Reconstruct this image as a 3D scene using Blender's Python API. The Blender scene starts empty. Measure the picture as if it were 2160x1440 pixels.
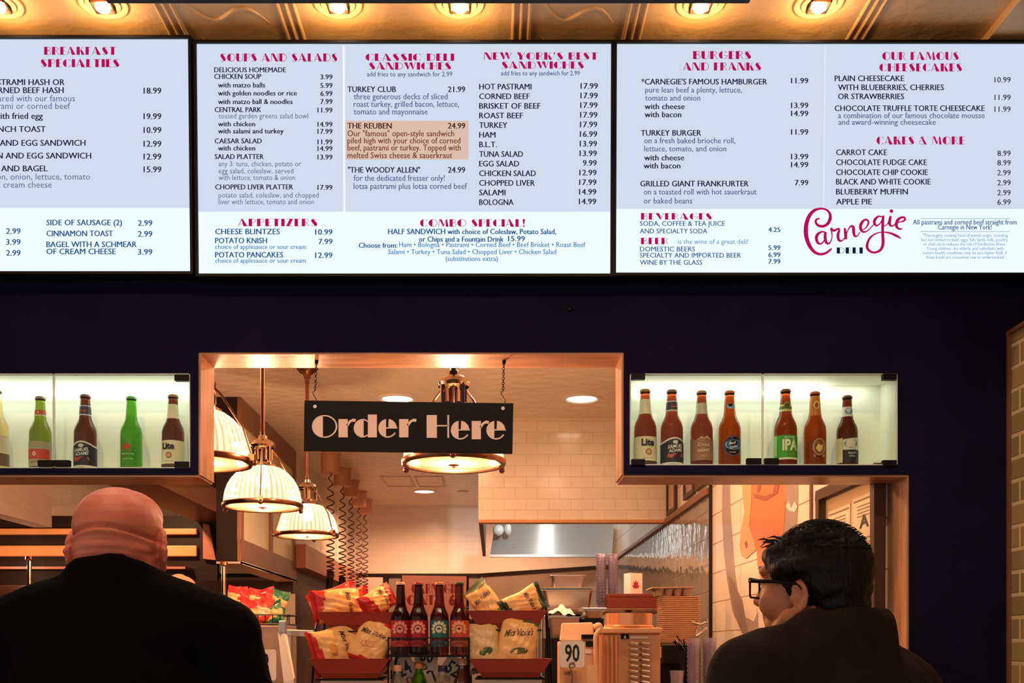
import bpy, bmesh, math, random
from mathutils import Vector, Matrix, Euler
from math import sin, cos, pi, radians, sqrt

S = bpy.context.scene
C = S.collection
random.seed(7)

# ------------------------------------------------------------------ camera
CAMZ, FPX, CX, CY = 1.5, 2160.0, 1040.0, 1363.0
cam_d = bpy.data.cameras.new('camera')
cam = bpy.data.objects.new('camera', cam_d)
C.objects.link(cam)
cam_d.sensor_width = 36.0
cam_d.lens = 36.0 * FPX / 2160.0
cam_d.shift_x = (1080 - CX) / 2160.0
cam_d.shift_y = (CY - 720) / 2160.0
cam_d.clip_start = 0.05
cam.location = (0, 0, CAMZ)
cam.rotation_euler = (pi / 2, 0, 0)
S.camera = cam

# ------------------------------------------------------------------ world, exposure
wd = bpy.data.worlds.new('hall_ambient')
S.world = wd
wd.use_nodes = True
wd.node_tree.nodes['Background'].inputs[0].default_value = (1.0, 0.80, 0.68, 1)
wd.node_tree.nodes['Background'].inputs[1].default_value = 0.7
S.view_settings.view_transform = 'Standard'
S.view_settings.look = 'None'
S.view_settings.exposure = 0.0
S.view_settings.gamma = 1.0
S.view_settings.use_curve_mapping = False
S.cycles.max_bounces = 10
S.cycles.diffuse_bounces = 4
S.cycles.glossy_bounces = 4
S.cycles.transmission_bounces = 8
S.cycles.transparent_max_bounces = 16
S.cycles.caustics_reflective = False
S.cycles.caustics_refractive = False
S.cycles.sample_clamp_indirect = 4.0

WARM = (1.0, 0.53, 0.31)
K_PEND, K_DOWN, K_SPOT, K_CASE = 30.0, 38.0, 1.7, 0.62

K_FRONT = 34.0
CEIL = 3.06          # ceiling behind the counter
FCEIL = 3.262        # ceiling in front of the counter
WX = 1.2             # right wall behind the counter

def P(px, py, Y):
    return Vector(((px - CX) * Y / FPX, Y, CAMZ + (CY - py) * Y / FPX))
def XA(px, Y): return (px - CX) * Y / FPX
def ZA(py, Y): return CAMZ + (CY - py) * Y / FPX
def PR(px, py, X=WX):
    Y = X * FPX / (px - CX)
    return Vector((X, Y, ZA(py, Y)))

def light(name, kind, loc, power, color=WARM, size=0.1, rot=None, spot=None, blend=0.5):
    d = bpy.data.lights.new(name, kind)
    d.energy = power; d.color = color
    if kind == 'AREA':
        d.shape = 'DISK'; d.size = size
    elif kind == 'SPOT':
        d.shadow_soft_size = size; d.spot_size = spot or radians(100); d.spot_blend = blend
    else:
        d.shadow_soft_size = size
    o = bpy.data.objects.new(name, d)
    o.location = loc
    if rot: o.rotation_euler = rot
    C.objects.link(o)
    return o

# ------------------------------------------------------------------ materials
def lin(c):
    return tuple(((x / 255) / 12.92 if x / 255 <= 0.04045 else ((x / 255 + 0.055) / 1.055) ** 2.4) for x in c)

def pm(name, rgb, rough=0.5, metal=0.0, bump=None, var=None, trans=0.0, ior=1.45, coat=0.0, sss=0.0, alpha=1.0, spec=0.5, stretch=None):
    """procedural principled material; rgb is sRGB 0-255; bump=(scale,strength); var=(scale,amount)"""
    m = bpy.data.materials.new(name); m.use_nodes = True
    nt = m.node_tree; b = nt.nodes['Principled BSDF']
    col = lin(rgb)
    b.inputs['Base Color'].default_value = (*col, 1)
    b.inputs['Roughness'].default_value = rough
    b.inputs['Metallic'].default_value = metal
    b.inputs['IOR'].default_value = ior
    b.inputs['Specular IOR Level'].default_value = spec
    if trans: b.inputs['Transmission Weight'].default_value = trans
    if coat:
        b.inputs['Coat Weight'].default_value = coat; b.inputs['Coat Roughness'].default_value = 0.08
    if sss:
        b.inputs['Subsurface Weight'].default_value = sss
        b.inputs['Subsurface Radius'].default_value = (0.02, 0.008, 0.004)
        b.inputs['Subsurface Scale'].default_value = 0.5
    if alpha < 1: b.inputs['Alpha'].default_value = alpha
    if bump or var:
        tc = nt.nodes.new('ShaderNodeTexCoord')
        src = tc.outputs['Object']
        if stretch:
            mp = nt.nodes.new('ShaderNodeMapping'); mp.inputs['Scale'].default_value = stretch
            nt.links.new(src, mp.inputs[0]); src = mp.outputs[0]
    if var:
        n = nt.nodes.new('ShaderNodeTexNoise'); n.inputs['Scale'].default_value = var[0]; n.inputs['Detail'].default_value = 4
        nt.links.new(src, n.inputs['Vector'])
        r = nt.nodes.new('ShaderNodeMapRange')
        r.inputs[1].default_value = 0.3; r.inputs[2].default_value = 0.7
        r.inputs[3].default_value = 1 - var[1]; r.inputs[4].default_value = 1 + var[1] * 0.5
        nt.links.new(n.outputs[0], r.inputs[0])
        mx = nt.nodes.new('ShaderNodeVectorMath'); mx.operation = 'SCALE'
        mx.inputs[0].default_value = col
        nt.links.new(r.outputs[0], mx.inputs['Scale'])
        nt.links.new(mx.outputs[0], b.inputs['Base Color'])
    if bump:
        n2 = nt.nodes.new('ShaderNodeTexNoise'); n2.inputs['Scale'].default_value = bump[0]; n2.inputs['Detail'].default_value = 6
        nt.links.new(src, n2.inputs['Vector'])
        bp = nt.nodes.new('ShaderNodeBump'); bp.inputs['Strength'].default_value = bump[1]; bp.inputs['Distance'].default_value = 0.01
        nt.links.new(n2.outputs[0], bp.inputs['Height'])
        nt.links.new(bp.outputs[0], b.inputs['Normal'])
    return m

def emit(name, rgb, strength=1.0, sample=True):
    m = bpy.data.materials.new(name); m.use_nodes = True
    nt = m.node_tree; nt.nodes.remove(nt.nodes['Principled BSDF'])
    e = nt.nodes.new('ShaderNodeEmission')
    e.inputs[0].default_value = (*lin(rgb), 1); e.inputs[1].default_value = strength
    nt.links.new(e.outputs[0], nt.nodes['Material Output'].inputs[0])
    if not sample: m.cycles.emission_sampling = 'NONE'
    return m

def tile(name, rgb, grout, axis, w, h, rough=0.2, mortar=0.004, offset=0.5, bump=0.3, var=0.06, wavy=0.0):
    """glazed tiles; axis 'x' for walls facing Y, 'y' for walls facing X"""
    m = bpy.data.materials.new(name); m.use_nodes = True
    nt = m.node_tree; b = nt.nodes['Principled BSDF']
    tc = nt.nodes.new('ShaderNodeTexCoord'); sp = nt.nodes.new('ShaderNodeSeparateXYZ'); cb = nt.nodes.new('ShaderNodeCombineXYZ')
    nt.links.new(tc.outputs['Object'], sp.inputs[0])
    nt.links.new(sp.outputs[0 if axis == 'x' else 1], cb.inputs[0]); nt.links.new(sp.outputs[2], cb.inputs[1])
    br = nt.nodes.new('ShaderNodeTexBrick')
    br.offset = offset
    br.inputs['Scale'].default_value = 1.0
    br.inputs['Brick Width'].default_value = w; br.inputs['Row Height'].default_value = h
    br.inputs['Mortar Size'].default_value = mortar; br.inputs['Mortar Smooth'].default_value = 0.3
    a = lin(rgb)
    br.inputs['Color1'].default_value = (*a, 1); br.inputs['Color2'].default_value = (*[x * (1 - var) for x in a], 1)
    br.inputs['Mortar'].default_value = (*lin(grout), 1)
    nt.links.new(cb.outputs[0], br.inputs['Vector'])
    nt.links.new(br.outputs['Color'], b.inputs['Base Color'])
    b.inputs['Roughness'].default_value = rough
    bp = nt.nodes.new('ShaderNodeBump'); bp.inputs['Strength'].default_value = bump; bp.inputs['Distance'].default_value = 0.004
    bp.invert = True
    nt.links.new(br.outputs['Fac'], bp.inputs['Height'])
    last = bp
    if wavy:
        n = nt.nodes.new('ShaderNodeTexNoise'); n.inputs['Scale'].default_value = 9; nt.links.new(cb.outputs[0], n.inputs['Vector'])
        b2 = nt.nodes.new('ShaderNodeBump'); b2.inputs['Strength'].default_value = wavy; b2.inputs['Distance'].default_value = 0.02
        nt.links.new(n.outputs[0], b2.inputs['Height']); nt.links.new(bp.outputs[0], b2.inputs['Normal']); last = b2
    nt.links.new(last.outputs[0], b.inputs['Normal'])
    return m

def clear(name, rgb=(255, 255, 255), gloss=0.10, rough=0.02, diff=0.0, drgb=None):
    """thin clear sheet: transparent + glossy (+ some translucent body)"""
    m = bpy.data.materials.new(name); m.use_nodes = True
    nt = m.node_tree; nt.nodes.remove(nt.nodes['Principled BSDF'])
    t = nt.nodes.new('ShaderNodeBsdfTransparent'); t.inputs[0].default_value = (*lin(rgb), 1)
    g = nt.nodes.new('ShaderNodeBsdfGlossy'); g.inputs['Roughness'].default_value = rough
    mx = nt.nodes.new('ShaderNodeMixShader'); mx.inputs[0].default_value = gloss
    nt.links.new(t.outputs[0], mx.inputs[1]); nt.links.new(g.outputs[0], mx.inputs[2])
    out = mx
    if diff:
        d = nt.nodes.new('ShaderNodeBsdfTranslucent'); d.inputs[0].default_value = (*lin(drgb or rgb), 1)
        d2 = nt.nodes.new('ShaderNodeBsdfDiffuse'); d2.inputs[0].default_value = (*lin(drgb or rgb), 1)
        m3 = nt.nodes.new('ShaderNodeMixShader'); m3.inputs[0].default_value = 0.5
        nt.links.new(d.outputs[0], m3.inputs[1]); nt.links.new(d2.outputs[0], m3.inputs[2])
        m2 = nt.nodes.new('ShaderNodeMixShader'); m2.inputs[0].default_value = diff
        nt.links.new(mx.outputs[0], m2.inputs[1]); nt.links.new(m3.outputs[0], m2.inputs[2]); out = m2
    nt.links.new(out.outputs[0], nt.nodes['Material Output'].inputs[0])
    return m

M = {}
M['facade'] = pm('black_navy_paint', (23, 21, 50), 0.75, bump=(180, 0.25), var=(6, 0.25), spec=0.06)
M['black'] = pm('black_plastic', (13, 10, 13), 0.5, spec=.2)
M['blackmetal'] = pm('black_metal', (22, 20, 22), 0.35, 0.6)
M['jamb'] = pm('stained_wood', (186, 136, 102), 0.28, var=(5, 0.35), bump=(30, 0.15), stretch=(1, 6, 1))
M['plaster'] = pm('interior_ceiling_plaster', (236, 220, 198), 0.2, bump=(13, 1.0), var=(2, 0.06))
M['cream'] = pm('cream_paint', (230, 212, 190), 0.5, var=(2, 0.05))
M['frontceil'] = pm('pressed_ceiling', (226, 176, 116), 0.45, bump=(14, 0.6), var=(3, 0.12))
M['subway'] = tile('subway_tile', (236, 222, 200), (214, 192, 164), 'x', 0.152, 0.076, 0.12, 0.0022)
M['subwayback'] = tile('back_wall_tile', (240, 224, 206), (228, 208, 188), 'x', 0.152, 0.076, 0.25, 0.0022)
M['muraltile'] = tile('large_wall_tile', (235, 218, 192), (160, 120, 88), 'y', 0.62, 0.158, 0.15, 0.003)
M['greytile'] = tile('grey_glazed_tile', (134, 128, 116), (100, 88, 74), 'y', 0.30, 0.150, 0.08, 0.004, wavy=0.25)
M['brick'] = tile('tan_brick', (176, 150, 100), (222, 198, 150), 'y', 0.105, 0.066, 0.8, 0.007, bump=1.0, var=0.35)
M['brown'] = pm('dark_brown_laminate', (72, 44, 30), 0.45, var=(4, 0.2))
M['brown2'] = pm('brown_wood_frame', (128, 84, 60), 0.4, var=(4, 0.2))
M['darkbrown'] = pm('very_dark_brown', (34, 21, 15), 0.5, spec=.2, var=(5, 0.2))
M['tan'] = pm('tan_soffit', (228, 180, 152), 0.5, var=(3, 0.1))
M['reddish'] = pm('reddish_trim', (168, 102, 78), 0.4, var=(3, 0.1))
M['orangewood'] = pm('light_wood', (214, 150, 92), 0.4, var=(8, 0.15), stretch=(0.3, 1, 3))
M['panelglass'] = pm('pale_glass_infill', (226, 214, 162), 0.25)
M['steel'] = pm('stainless_steel', (196, 190, 182), 0.28, 1.0, var=(5, 0.08))
M['steelmatte'] = pm('brushed_steel', (220, 216, 206), 0.24, 0.7, bump=(40, 0.10), stretch=(.04, 1, 1))
M['chrome'] = pm('polished_nickel', (214, 190, 165), 0.12, 1.0)
M['bronze'] = pm('aged_bronze', (150, 104, 78), 0.25, 1.0)
M['white'] = pm('white_card', (232, 224, 212), 0.6)
M['whiteliner'] = pm('white_laminate', (238, 240, 226), 0.5)
M['red'] = pm('red_plastic', (176, 52, 34), 0.35, var=(9, 0.08))
M['redtray'] = pm('terracotta_tray', (142, 50, 36), 0.4, var=(7, 0.15))
M['floor'] = pm('light_floor_tile', (176, 160, 142), 0.4, var=(3, 0.2))
M['counter'] = pm('stone_counter', (120, 96, 80), 0.3, var=(18, 0.3))
M['skin'] = pm('skin_fair', (206, 116, 92), 0.45, bump=(180, 0.08), var=(14, 0.10), sss=0.12)
M['skin2'] = pm('skin_tan', (190, 122, 88), 0.45, bump=(180, 0.06), var=(14, 0.08), sss=0.1)
M['jacket'] = pm('black_wool', (11, 11, 12), 0.9, bump=(60, 0.35), var=(9, 0.25), spec=0.05)
M['jacket2'] = pm('charcoal_coat', (44, 34, 30), 0.85, bump=(45, 0.4), var=(9, 0.3), spec=0.1)
M['trousers'] = pm('dark_trousers', (30, 30, 36), 0.8, bump=(50, 0.3))
M['shoe'] = pm('black_leather', (20, 18, 17), 0.35)
M['hair'] = pm('black_hair', (12, 9, 7), 0.45, spec=.22, bump=(120, 0.5), stretch=(1, 1, 0.2))
M['pane'] = clear('clear_pane', (250, 255, 250), 0.009)
M['cup'] = clear('clear_plastic_cup', (240, 238, 246), 0.10, 0.08, 0.13, (220, 212, 228))

# ------------------------------------------------------------------ mesh builder
class MB:
    def __init__(s):
        s.v, s.f, s.m, s.sm = [], [], [], []
    def add(s, verts, faces, mi=0, smooth=False):
        o = len(s.v)
        s.v += [tuple(x) for x in verts]
        for f in faces:
            s.f.append([i + o for i in f]); s.m.append(mi); s.sm.append(smooth)
        return s
    def box(s, x0, x1, y0, y1, z0, z1, mi=0):
        v = [(x, y, z) for z in (z0, z1) for y in (y0, y1) for x in (x0, x1)]
        return s.add(v, [(0, 2, 3, 1), (4, 5, 7, 6), (0, 1, 5, 4), (2, 6, 7, 3), (0, 4, 6, 2), (1, 3, 7, 5)], mi)
    def boxc(s, c, size, rot=None, mi=0):
        R = rot if rot is not None else Matrix.Identity(3)
        if isinstance(R, Euler): R = R.to_matrix()
        c = Vector(c); v = []
        for z in (-.5, .5):
            for y in (-.5, .5):
                for x in (-.5, .5):
                    v.append(c + R @ Vector((x * size[0], y * size[1], z * size[2])))
        return s.add(v, [(0, 2, 3, 1), (4, 5, 7, 6), (0, 1, 5, 4), (2, 6, 7, 3), (0, 4, 6, 2), (1, 3, 7, 5)], mi)
    def hexa(s, b, t, mi=0):
        """b and t: four points each, same winding"""
        v = list(b) + list(t)
        return s.add(v, [(3, 2, 1, 0), (4, 5, 6, 7), (0, 1, 5, 4), (1, 2, 6, 5), (2, 3, 7, 6), (3, 0, 4, 7)], mi)
    def lathe(s, prof, n=24, o=(0, 0, 0), R=None, mi=0, smooth=True, a0=0, a1=2 * pi, sx=1, sy=1):
        o = Vector(o); full = abs(a1 - a0 - 2 * pi) < 1e-6
        m = n if full else n + 1
        v = []
        for r, z in prof:
            for k in range(m):
                a = a0 + (a1 - a0) * k / n
                p = Vector((r * cos(a) * sx, r * sin(a) * sy, z))
                v.append(o + (R @ p if R is not None else p))
        f = []
        for i in range(len(prof) - 1):
            for k in range(n):
                k2 = (k + 1) % m if full else k + 1
                f.append((i * m + k, i * m + k2, (i + 1) * m + k2, (i + 1) * m + k))
        s.add(v, f, mi, smooth)
        return s
    def disc(s, c, rx, ry=None, n=24, R=None, mi=0):
        ry = ry or rx; c = Vector(c)
        v = []
        for k in range(n):
            p = Vector((rx * cos(2 * pi * k / n), ry * sin(2 * pi * k / n), 0)); v.append(c + (R @ p if R is not None else p))
        return s.add(v, [list(range(n))], mi)
    def tube(s, pts, r, n=8, mi=0, closed=False, cap=True):
        pts = [Vector(p) for p in pts]; N = len(pts)
        rs = r if isinstance(r, (list, tuple)) else [r] * N
        v = []; prev = None
        for i, p in enumerate(pts):
            a = pts[(i - 1) % N] if (i > 0 or closed) else p
            b = pts[(i + 1) % N] if (i < N - 1 or closed) else p
            t = (b - a).normalized() if (b - a).length > 1e-9 else Vector((0, 0, 1))
            if prev is None:
                u = t.orthogonal().normalized()
            else:
                u = (prev - t * prev.dot(t))
                u = u.normalized() if u.length > 1e-6 else t.orthogonal().normalized()
            prev = u; w = t.cross(u)
            for k in range(n):
                an = 2 * pi * k / n
                v.append(p + (u * cos(an) + w * sin(an)) * rs[i])
        f = []
        for i in range(N if closed else N - 1):
            j = (i + 1) % N
            for k in range(n):
                f.append((i * n + k, i * n + (k + 1) % n, j * n + (k + 1) % n, j * n + k))
        s.add(v, f, mi, True)
        if cap and not closed:
            o = len(s.v) - len(v)
            s.f.append([o + k for k in range(n)][::-1]); s.m.append(mi); s.sm.append(False)
            s.f.append([o + (N - 1) * n + k for k in range(n)]); s.m.append(mi); s.sm.append(False)
        return s
    def sphere(s, c, r, n=12, mi=0, R=None):
        rr = r if isinstance(r, (tuple, list)) else (r, r, r)
        c = Vector(c); v = []; f = []
        h = n // 2
        for i in range(h + 1):
            th = pi * i / h
            for k in range(n):
                a = 2 * pi * k / n
                p = Vector((rr[0] * sin(th) * cos(a), rr[1] * sin(th) * sin(a), rr[2] * cos(th)))
                v.append(c + (R @ p if R is not None else p))
        for i in range(h):
            for k in range(n):
                f.append((i * n + k, (i + 1) * n + k, (i + 1) * n + (k + 1) % n, i * n + (k + 1) % n))
        return s.add(v, f, mi, True)
    def slab(s, poly, off, mi=0):
        """planar polygon (3-D points) pushed along off"""
        poly = [Vector(p) for p in poly]; n = len(poly); off = Vector(off)
        v = poly + [p + off for p in poly]
        f = [list(range(n)), list(range(2 * n - 1, n - 1, -1))] + [(i, i + n, (i + 1) % n + n, (i + 1) % n) for i in range(n)]
        return s.add(v, f, mi)
    def build(s, name, mats, parent=None, local=False, bevel=0.0, angle=40, kind=None):
        if not isinstance(mats, (list, tuple)): mats = [mats]
        me = bpy.data.meshes.new(name)
        vs = s.v
        if parent is not None and not local:
            L = WL(parent); vs = [(x - L[0], y - L[1], z - L[2]) for x, y, z in vs]
        me.from_pydata(vs, [], s.f); me.validate(clean_customdata=False)
        for m in mats: me.materials.append(m)
        if len(me.polygons) == len(s.f):
            me.polygons.foreach_set('material_index', s.m)
            me.polygons.foreach_set('use_smooth', s.sm)
        bm = bmesh.new(); bm.from_mesh(me)
        bmesh.ops.remove_doubles(bm, verts=bm.verts, dist=1e-6)
        bmesh.ops.recalc_face_normals(bm, faces=bm.faces)
        bm.to_mesh(me); bm.free()
        if any(s.sm): me.set_sharp_from_angle(angle=radians(angle))
        me.update()
        o = bpy.data.objects.new(name, me); C.objects.link(o)
        if parent is not None: o.parent = parent
        if bevel:
            b = o.modifiers.new('soft_edges', 'BEVEL'); b.width = bevel; b.segments = 2; b.limit_method = 'ANGLE'
        if kind: o['kind'] = kind
        return o

WLOC = {}
def WL(o):
    return WLOC.get(o.name, (0, 0, 0))
def tag(o, label, cat, group=None):
    o['label'] = label; o['category'] = cat
    if group: o['group'] = group
    return o
def thing(name, label, cat, loc=(0, 0, 0), rz=0.0, group=None):
    o = bpy.data.objects.new(name, None); C.objects.link(o)
    o.location = loc; o.rotation_euler = (0, 0, rz); o.empty_display_size = 0.05
    WLOC[o.name] = tuple(loc)
    tag(o, label, cat, group)
    return o
def sub(parent, child_mb, name, mats, **k):
    """a sub-part of a part: shares the part's own space"""
    o = child_mb.build(name, mats, None, **k)
    top = parent.parent
    if top is not None:
        L = WL(top)
        if not k.get('local'):
            for v in o.data.vertices: v.co -= Vector(L)
    o.parent = parent
    return o
def struct(o):
    o['kind'] = 'structure'; return o
def copy_tree(o, parent=None):
    c = o.copy(); C.objects.link(c)
    if parent is not None: c.parent = parent
    for ch in list(o.children): copy_tree(ch, c)
    return c

# ------------------------------------------------------------------ lettering
_tc = {}
def text_mesh(s, bold=0.0, shear=0.0):
    k = (s, bold, shear)
    if k in _tc: return _tc[k]
    cu = bpy.data.curves.new('lettering', 'FONT'); cu.body = s; cu.size = 1.0
    cu.offset = bold; cu.shear = shear; cu.resolution_u = 2; cu.fill_mode = 'FRONT'; cu.dimensions = '2D'
    ob = bpy.data.objects.new('lettering', cu); C.objects.link(ob)
    me = bpy.data.meshes.new_from_object(ob)
    v = [(q.co.x, q.co.y) for q in me.vertices]; f = [list(p.vertices) for p in me.polygons]
    bpy.data.objects.remove(ob); bpy.data.meshes.remove(me); bpy.data.curves.remove(cu)
    _tc[k] = (v, f)
    return _tc[k]
_v, _f = text_mesh('H'); CAPH = max(y for x, y in _v)
def text_flat(s, bold=0.0, shear=0.0):
    """verts with cap height 1, left edge at 0, plus width"""
    v, f = text_mesh(s, bold, shear)
    x0 = min(x for x, y in v); x1 = max(x for x, y in v)
    return [((x - x0) / CAPH, y / CAPH) for x, y in v], f, (x1 - x0) / CAPH

HW = 0.055
def _ribbon(pts, w):
    out = []
    L, R_ = [], []
    n = len(pts)
    for i in range(n):
        a = pts[max(0, i - 1)]; b = pts[min(n - 1, i + 1)]
        dx, dy = b[0] - a[0], b[1] - a[1]; l = sqrt(dx * dx + dy * dy) or 1
        ww = w[i] if isinstance(w, (list, tuple)) else w
        nx, ny = -dy / l * ww / 2, dx / l * ww / 2
        L.append((pts[i][0] + nx, pts[i][1] + ny)); R_.append((pts[i][0] - nx, pts[i][1] - ny))
    for i in range(n - 1):
        out.append([L[i], L[i + 1], R_[i + 1], R_[i]])
    return out
def _arc(cx, cy, rx, ry, a0, a1, w=None, n=14):
    return _ribbon([(cx + rx * cos(radians(a0 + (a1 - a0) * i / n)), cy + ry * sin(radians(a0 + (a1 - a0) * i / n))) for i in range(n + 1)], w or HW)
def _seg(cx, cy, rx, ry, cut, side=-1, n=18):
    """part of an ellipse to the left (side -1) or right of x = cut"""
    t = (cut - cx) / rx; t = max(-1, min(1, t)); a = math.acos(t)
    if side < 0: a0, a1 = a, 2 * pi - a
    else: a0, a1 = -a, a
    return [[(cx + rx * cos(a0 + (a1 - a0) * i / n), cy + ry * sin(a0 + (a1 - a0) * i / n)) for i in range(n + 1)]]
def _r(x0, y0, x1, y1): return [[(x0, y0), (x1, y0), (x1, y1), (x0, y1)]]
def _h(*p, w=None): return _ribbon(list(p), w or HW)
T = 0.34
def deco(ch):
    """fat-and-hairline art deco letters: list of polygons, advance width"""
    if ch == 'A': return [[(.30, 1), (.44, 1), (.92, 0), (.52, 0)]] + _h((.36, .98), (.04, 0)) + _h((.14, .28), (.62, .28)), .92
    if ch == 'B': return _r(0, 0, T, 1) + _arc(T, .77, .30, .21, 90, -90) + _arc(T, .28, .36, .26, 90, -90), .72
    if ch == 'C': return _seg(.44, .5, .44, .5, .36) + _arc(.44, .5, .42, .48, 75, 35) + _arc(.44, .5, .42, .48, -75, -35), .80
    if ch == 'D': return _r(0, 0, T, 1) + _arc(T, .5, .46, .475, 90, -90), .82
    if ch == 'E': return _r(0, 0, T, 1) + _h((T, .97), (.58, .97)) + _h((T, .5), (.52, .5)) + _h((T, .03), (.58, .03)), .60
    if ch == 'F': return _r(0, 0, T, 1) + _h((T, .97), (.58, .97)) + _h((T, .5), (.50, .5)), .58
    if ch == 'G': return _seg(.44, .5, .44, .5, .36) + _arc(.44, .5, .42, .48, 75, 35) + _arc(.44, .5, .42, .48, -75, -5) + _h((.5, .46), (.86, .46)), .88
    if ch == 'H': return _r(0, 0, T, 1) + _h((T, .53), (.72, .53)) + _h((.72, 0), (.72, 1)), .76
    if ch == 'I': return _r(0, 0, T, 1), T
    if ch == 'K': return _r(0, 0, T, 1) + _h((T, .42), (.68, 1)) + [[(.40, .55), (.56, .62), (.84, 0), (.52, 0)]], .84
    if ch == 'L': return _r(0, 0, T, 1) + _h((T, .03), (.60, .03)), .62
    if ch == 'M': return _h((.04, 0), (.12, 1)) + [[(.10, 1), (.34, 1), (.62, .2), (.50, 0)]] + _h((.56, .1), (.84, 1)) + [[(.80, 1), (.92, 1), (1.08, 0), (.78, 0)]], 1.08
    if ch == 'N': return _h((.03, 0), (.03, 1)) + [[(.03, 1), (.32, 1), (.80, 0), (.50, 0)]] + _h((.78, 0), (.78, 1)), .82
    if ch == 'O': return _seg(.46, .5, .46, .5, .40) + _arc(.46, .5, .44, .475, 100, -100), .92
    if ch == 'P': return _r(0, 0, T, 1) + _arc(T, .72, .34, .26, 90, -90), .70
    if ch == 'R': return _r(0, 0, T, 1) + _arc(T, .74, .30, .235, 90, -90) + _h((.42, .5), (.74, 0)), .76
    if ch == 'S': return [[(.10, .92), (.04, .74), (.10, .56), (.42, .02), (.56, .06), (.66, .24), (.60, .42), (.28, .98)]] + _arc(.34, .72, .26, .26, 100, 35) + _arc(.32, .27, .28, .25, -80, -150), .68
    if ch == 'T': return _r(.20, 0, .20 + T, 1) + _h((0, .97), (.74, .97)), .74
    if ch == 'U': return [[(0, 1), (0, .3), (.05, .14), (.16, .03), (.30, 0), (T, .02), (T, 1)]] + _h((.30, .03), (.52, .05), (.66, .16), (.72, .32), (.72, 1)), .76
    if ch == 'V': return [[(0, 1), (.38, 1), (.62, .16), (.50, 0)]] + _h((.52, .06), (.88, 1)), .90
    if ch == 'W': return [[(0, 1), (.34, 1), (.52, .2), (.40, 0)]] + _h((.44, .06), (.66, 1)) + [[(.54, 1), (.86, 1), (1.0, .18), (.92, 0)]] + _h((.94, .06), (1.22, 1)), 1.24
    if ch == 'Y': return [[(0, 1), (.36, 1), (.58, .46), (.58, 0), (.26, 0), (.26, .42)]] + _h((.54, .5), (.84, 1)), .86
    if ch == 'Z': return [[(.40, 1), (.72, 1), (.34, 0), (.02, 0)]] + _h((.06, .97), (.6, .97)) + _h((.1, .03), (.72, .03)), .74
    if ch == '&': return [[(.16, .94), (.36, .96), (.86, 0), (.56, 0)]] + _arc(.34, .76, .18, .21, 20, 180) + _arc(.30, .28, .27, .26, 90, 330), .88
    if ch == '!': return [[(.02, 1), (.30, 1), (.22, .32), (.10, .32)]] + [[(.06, 0), (.26, 0), (.26, .18), (.06, .18)]], .32
    if ch == "'": return [[(.04, 1), (.22, 1), (.14, .66), (.08, .66)]], .26
    if ch == 'r': return _r(0, 0, .40, .80) + _ribbon([(.38, .52), (.50, .70), (.64, .76), (.74, .73)], [.10, .10, .13, .13]), .74
    if ch == 'd': return _seg(.40, .40, .40, .41, .42) + _r(.60, 0, .98, 1) + _h((.42, .79), (.60, .70)) + _h((.42, .02), (.60, .10)), .98
    if ch == 'e': return _seg(.41, .40, .41, .41, .34) + [[(.44, .44), (.82, .44), (.76, .62), (.62, .76), (.46, .81)]] + _h((.34, .41), (.84, .41), w=.05) + _arc(.41, .40, .385, .385, -100, -30, .06), .86
    return [], .42
def deco_line(s, gap=0.10):
    out = []; x = 0
    for ch in s:
        if ch == ' ': x += .45; continue
        p, w = deco(ch)
        out += [[(a + x, b) for a, b in q] for q in p]; x += w + gap
    return out, x - gap
# ================================================================== STRUCTURE
def mkbox(name, mats, *b, **k):
    return struct(MB().box(*b).build(name, mats, **k))

F0, F1 = 3.0, 3.15                      # facade front and back faces
zc, zo, zl = 2.3625, 2.003, 1.05        # top of raised opening, top of low opening, sill
f = MB()
f.box(-6, 1.56, F0, F1, zc, 3.3)
f.box(-6, -2.3, F0, F1, 0, zc)
f.box(-2.3, -.864, F0, F1, 2.300, zc)
f.box(-2.3, -.864, F0, F1, zo, 2.022)
f.box(-.886, -.864, F0, F1, 2.022, 2.300)
f.box(-2.3, -1.9, F0, F1, 2.022, 2.300)
f.box(.383, 1.56, F0, F1, 2.300, zc)
f.box(.383, 1.56, F0, F1, zo, 2.0306)
f.box(.383, .400, F0, F1, 2.0306, 2.300)
f.box(1.1875, 1.56, F0, F1, 2.0306, 2.300)
f.box(1.2195, 1.56, F0, F1, 0, zo)
f.box(-2.3, -2.0, F0, F1, 0, zo)
f.box(-2.0, 1.2195, F0, F1, 0, zl)
struct(f.build('wall_front', M['facade']))
# stained wood lining of the opening
t = MB(); e = .006
t.box(-.864, .383, F0 + .004, F1, zc - e, zc)
t.box(-.864, -.864 + e, F0 + .004, F1, zo, zc - e)
t.box(.383 - e, .383, F0 + .004, F1, zo, zc - e)
t.box(-2.0, -.864, F0 + .004, F1, zo - e, zo)
t.box(.383, 1.2195, F0 + .004, F1, zo - e, zo)
t.box(1.2195 - e, 1.2195, F0 + .004, F1, zl, zo - e)
struct(t.build('trim_1', M['jamb']))

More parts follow.
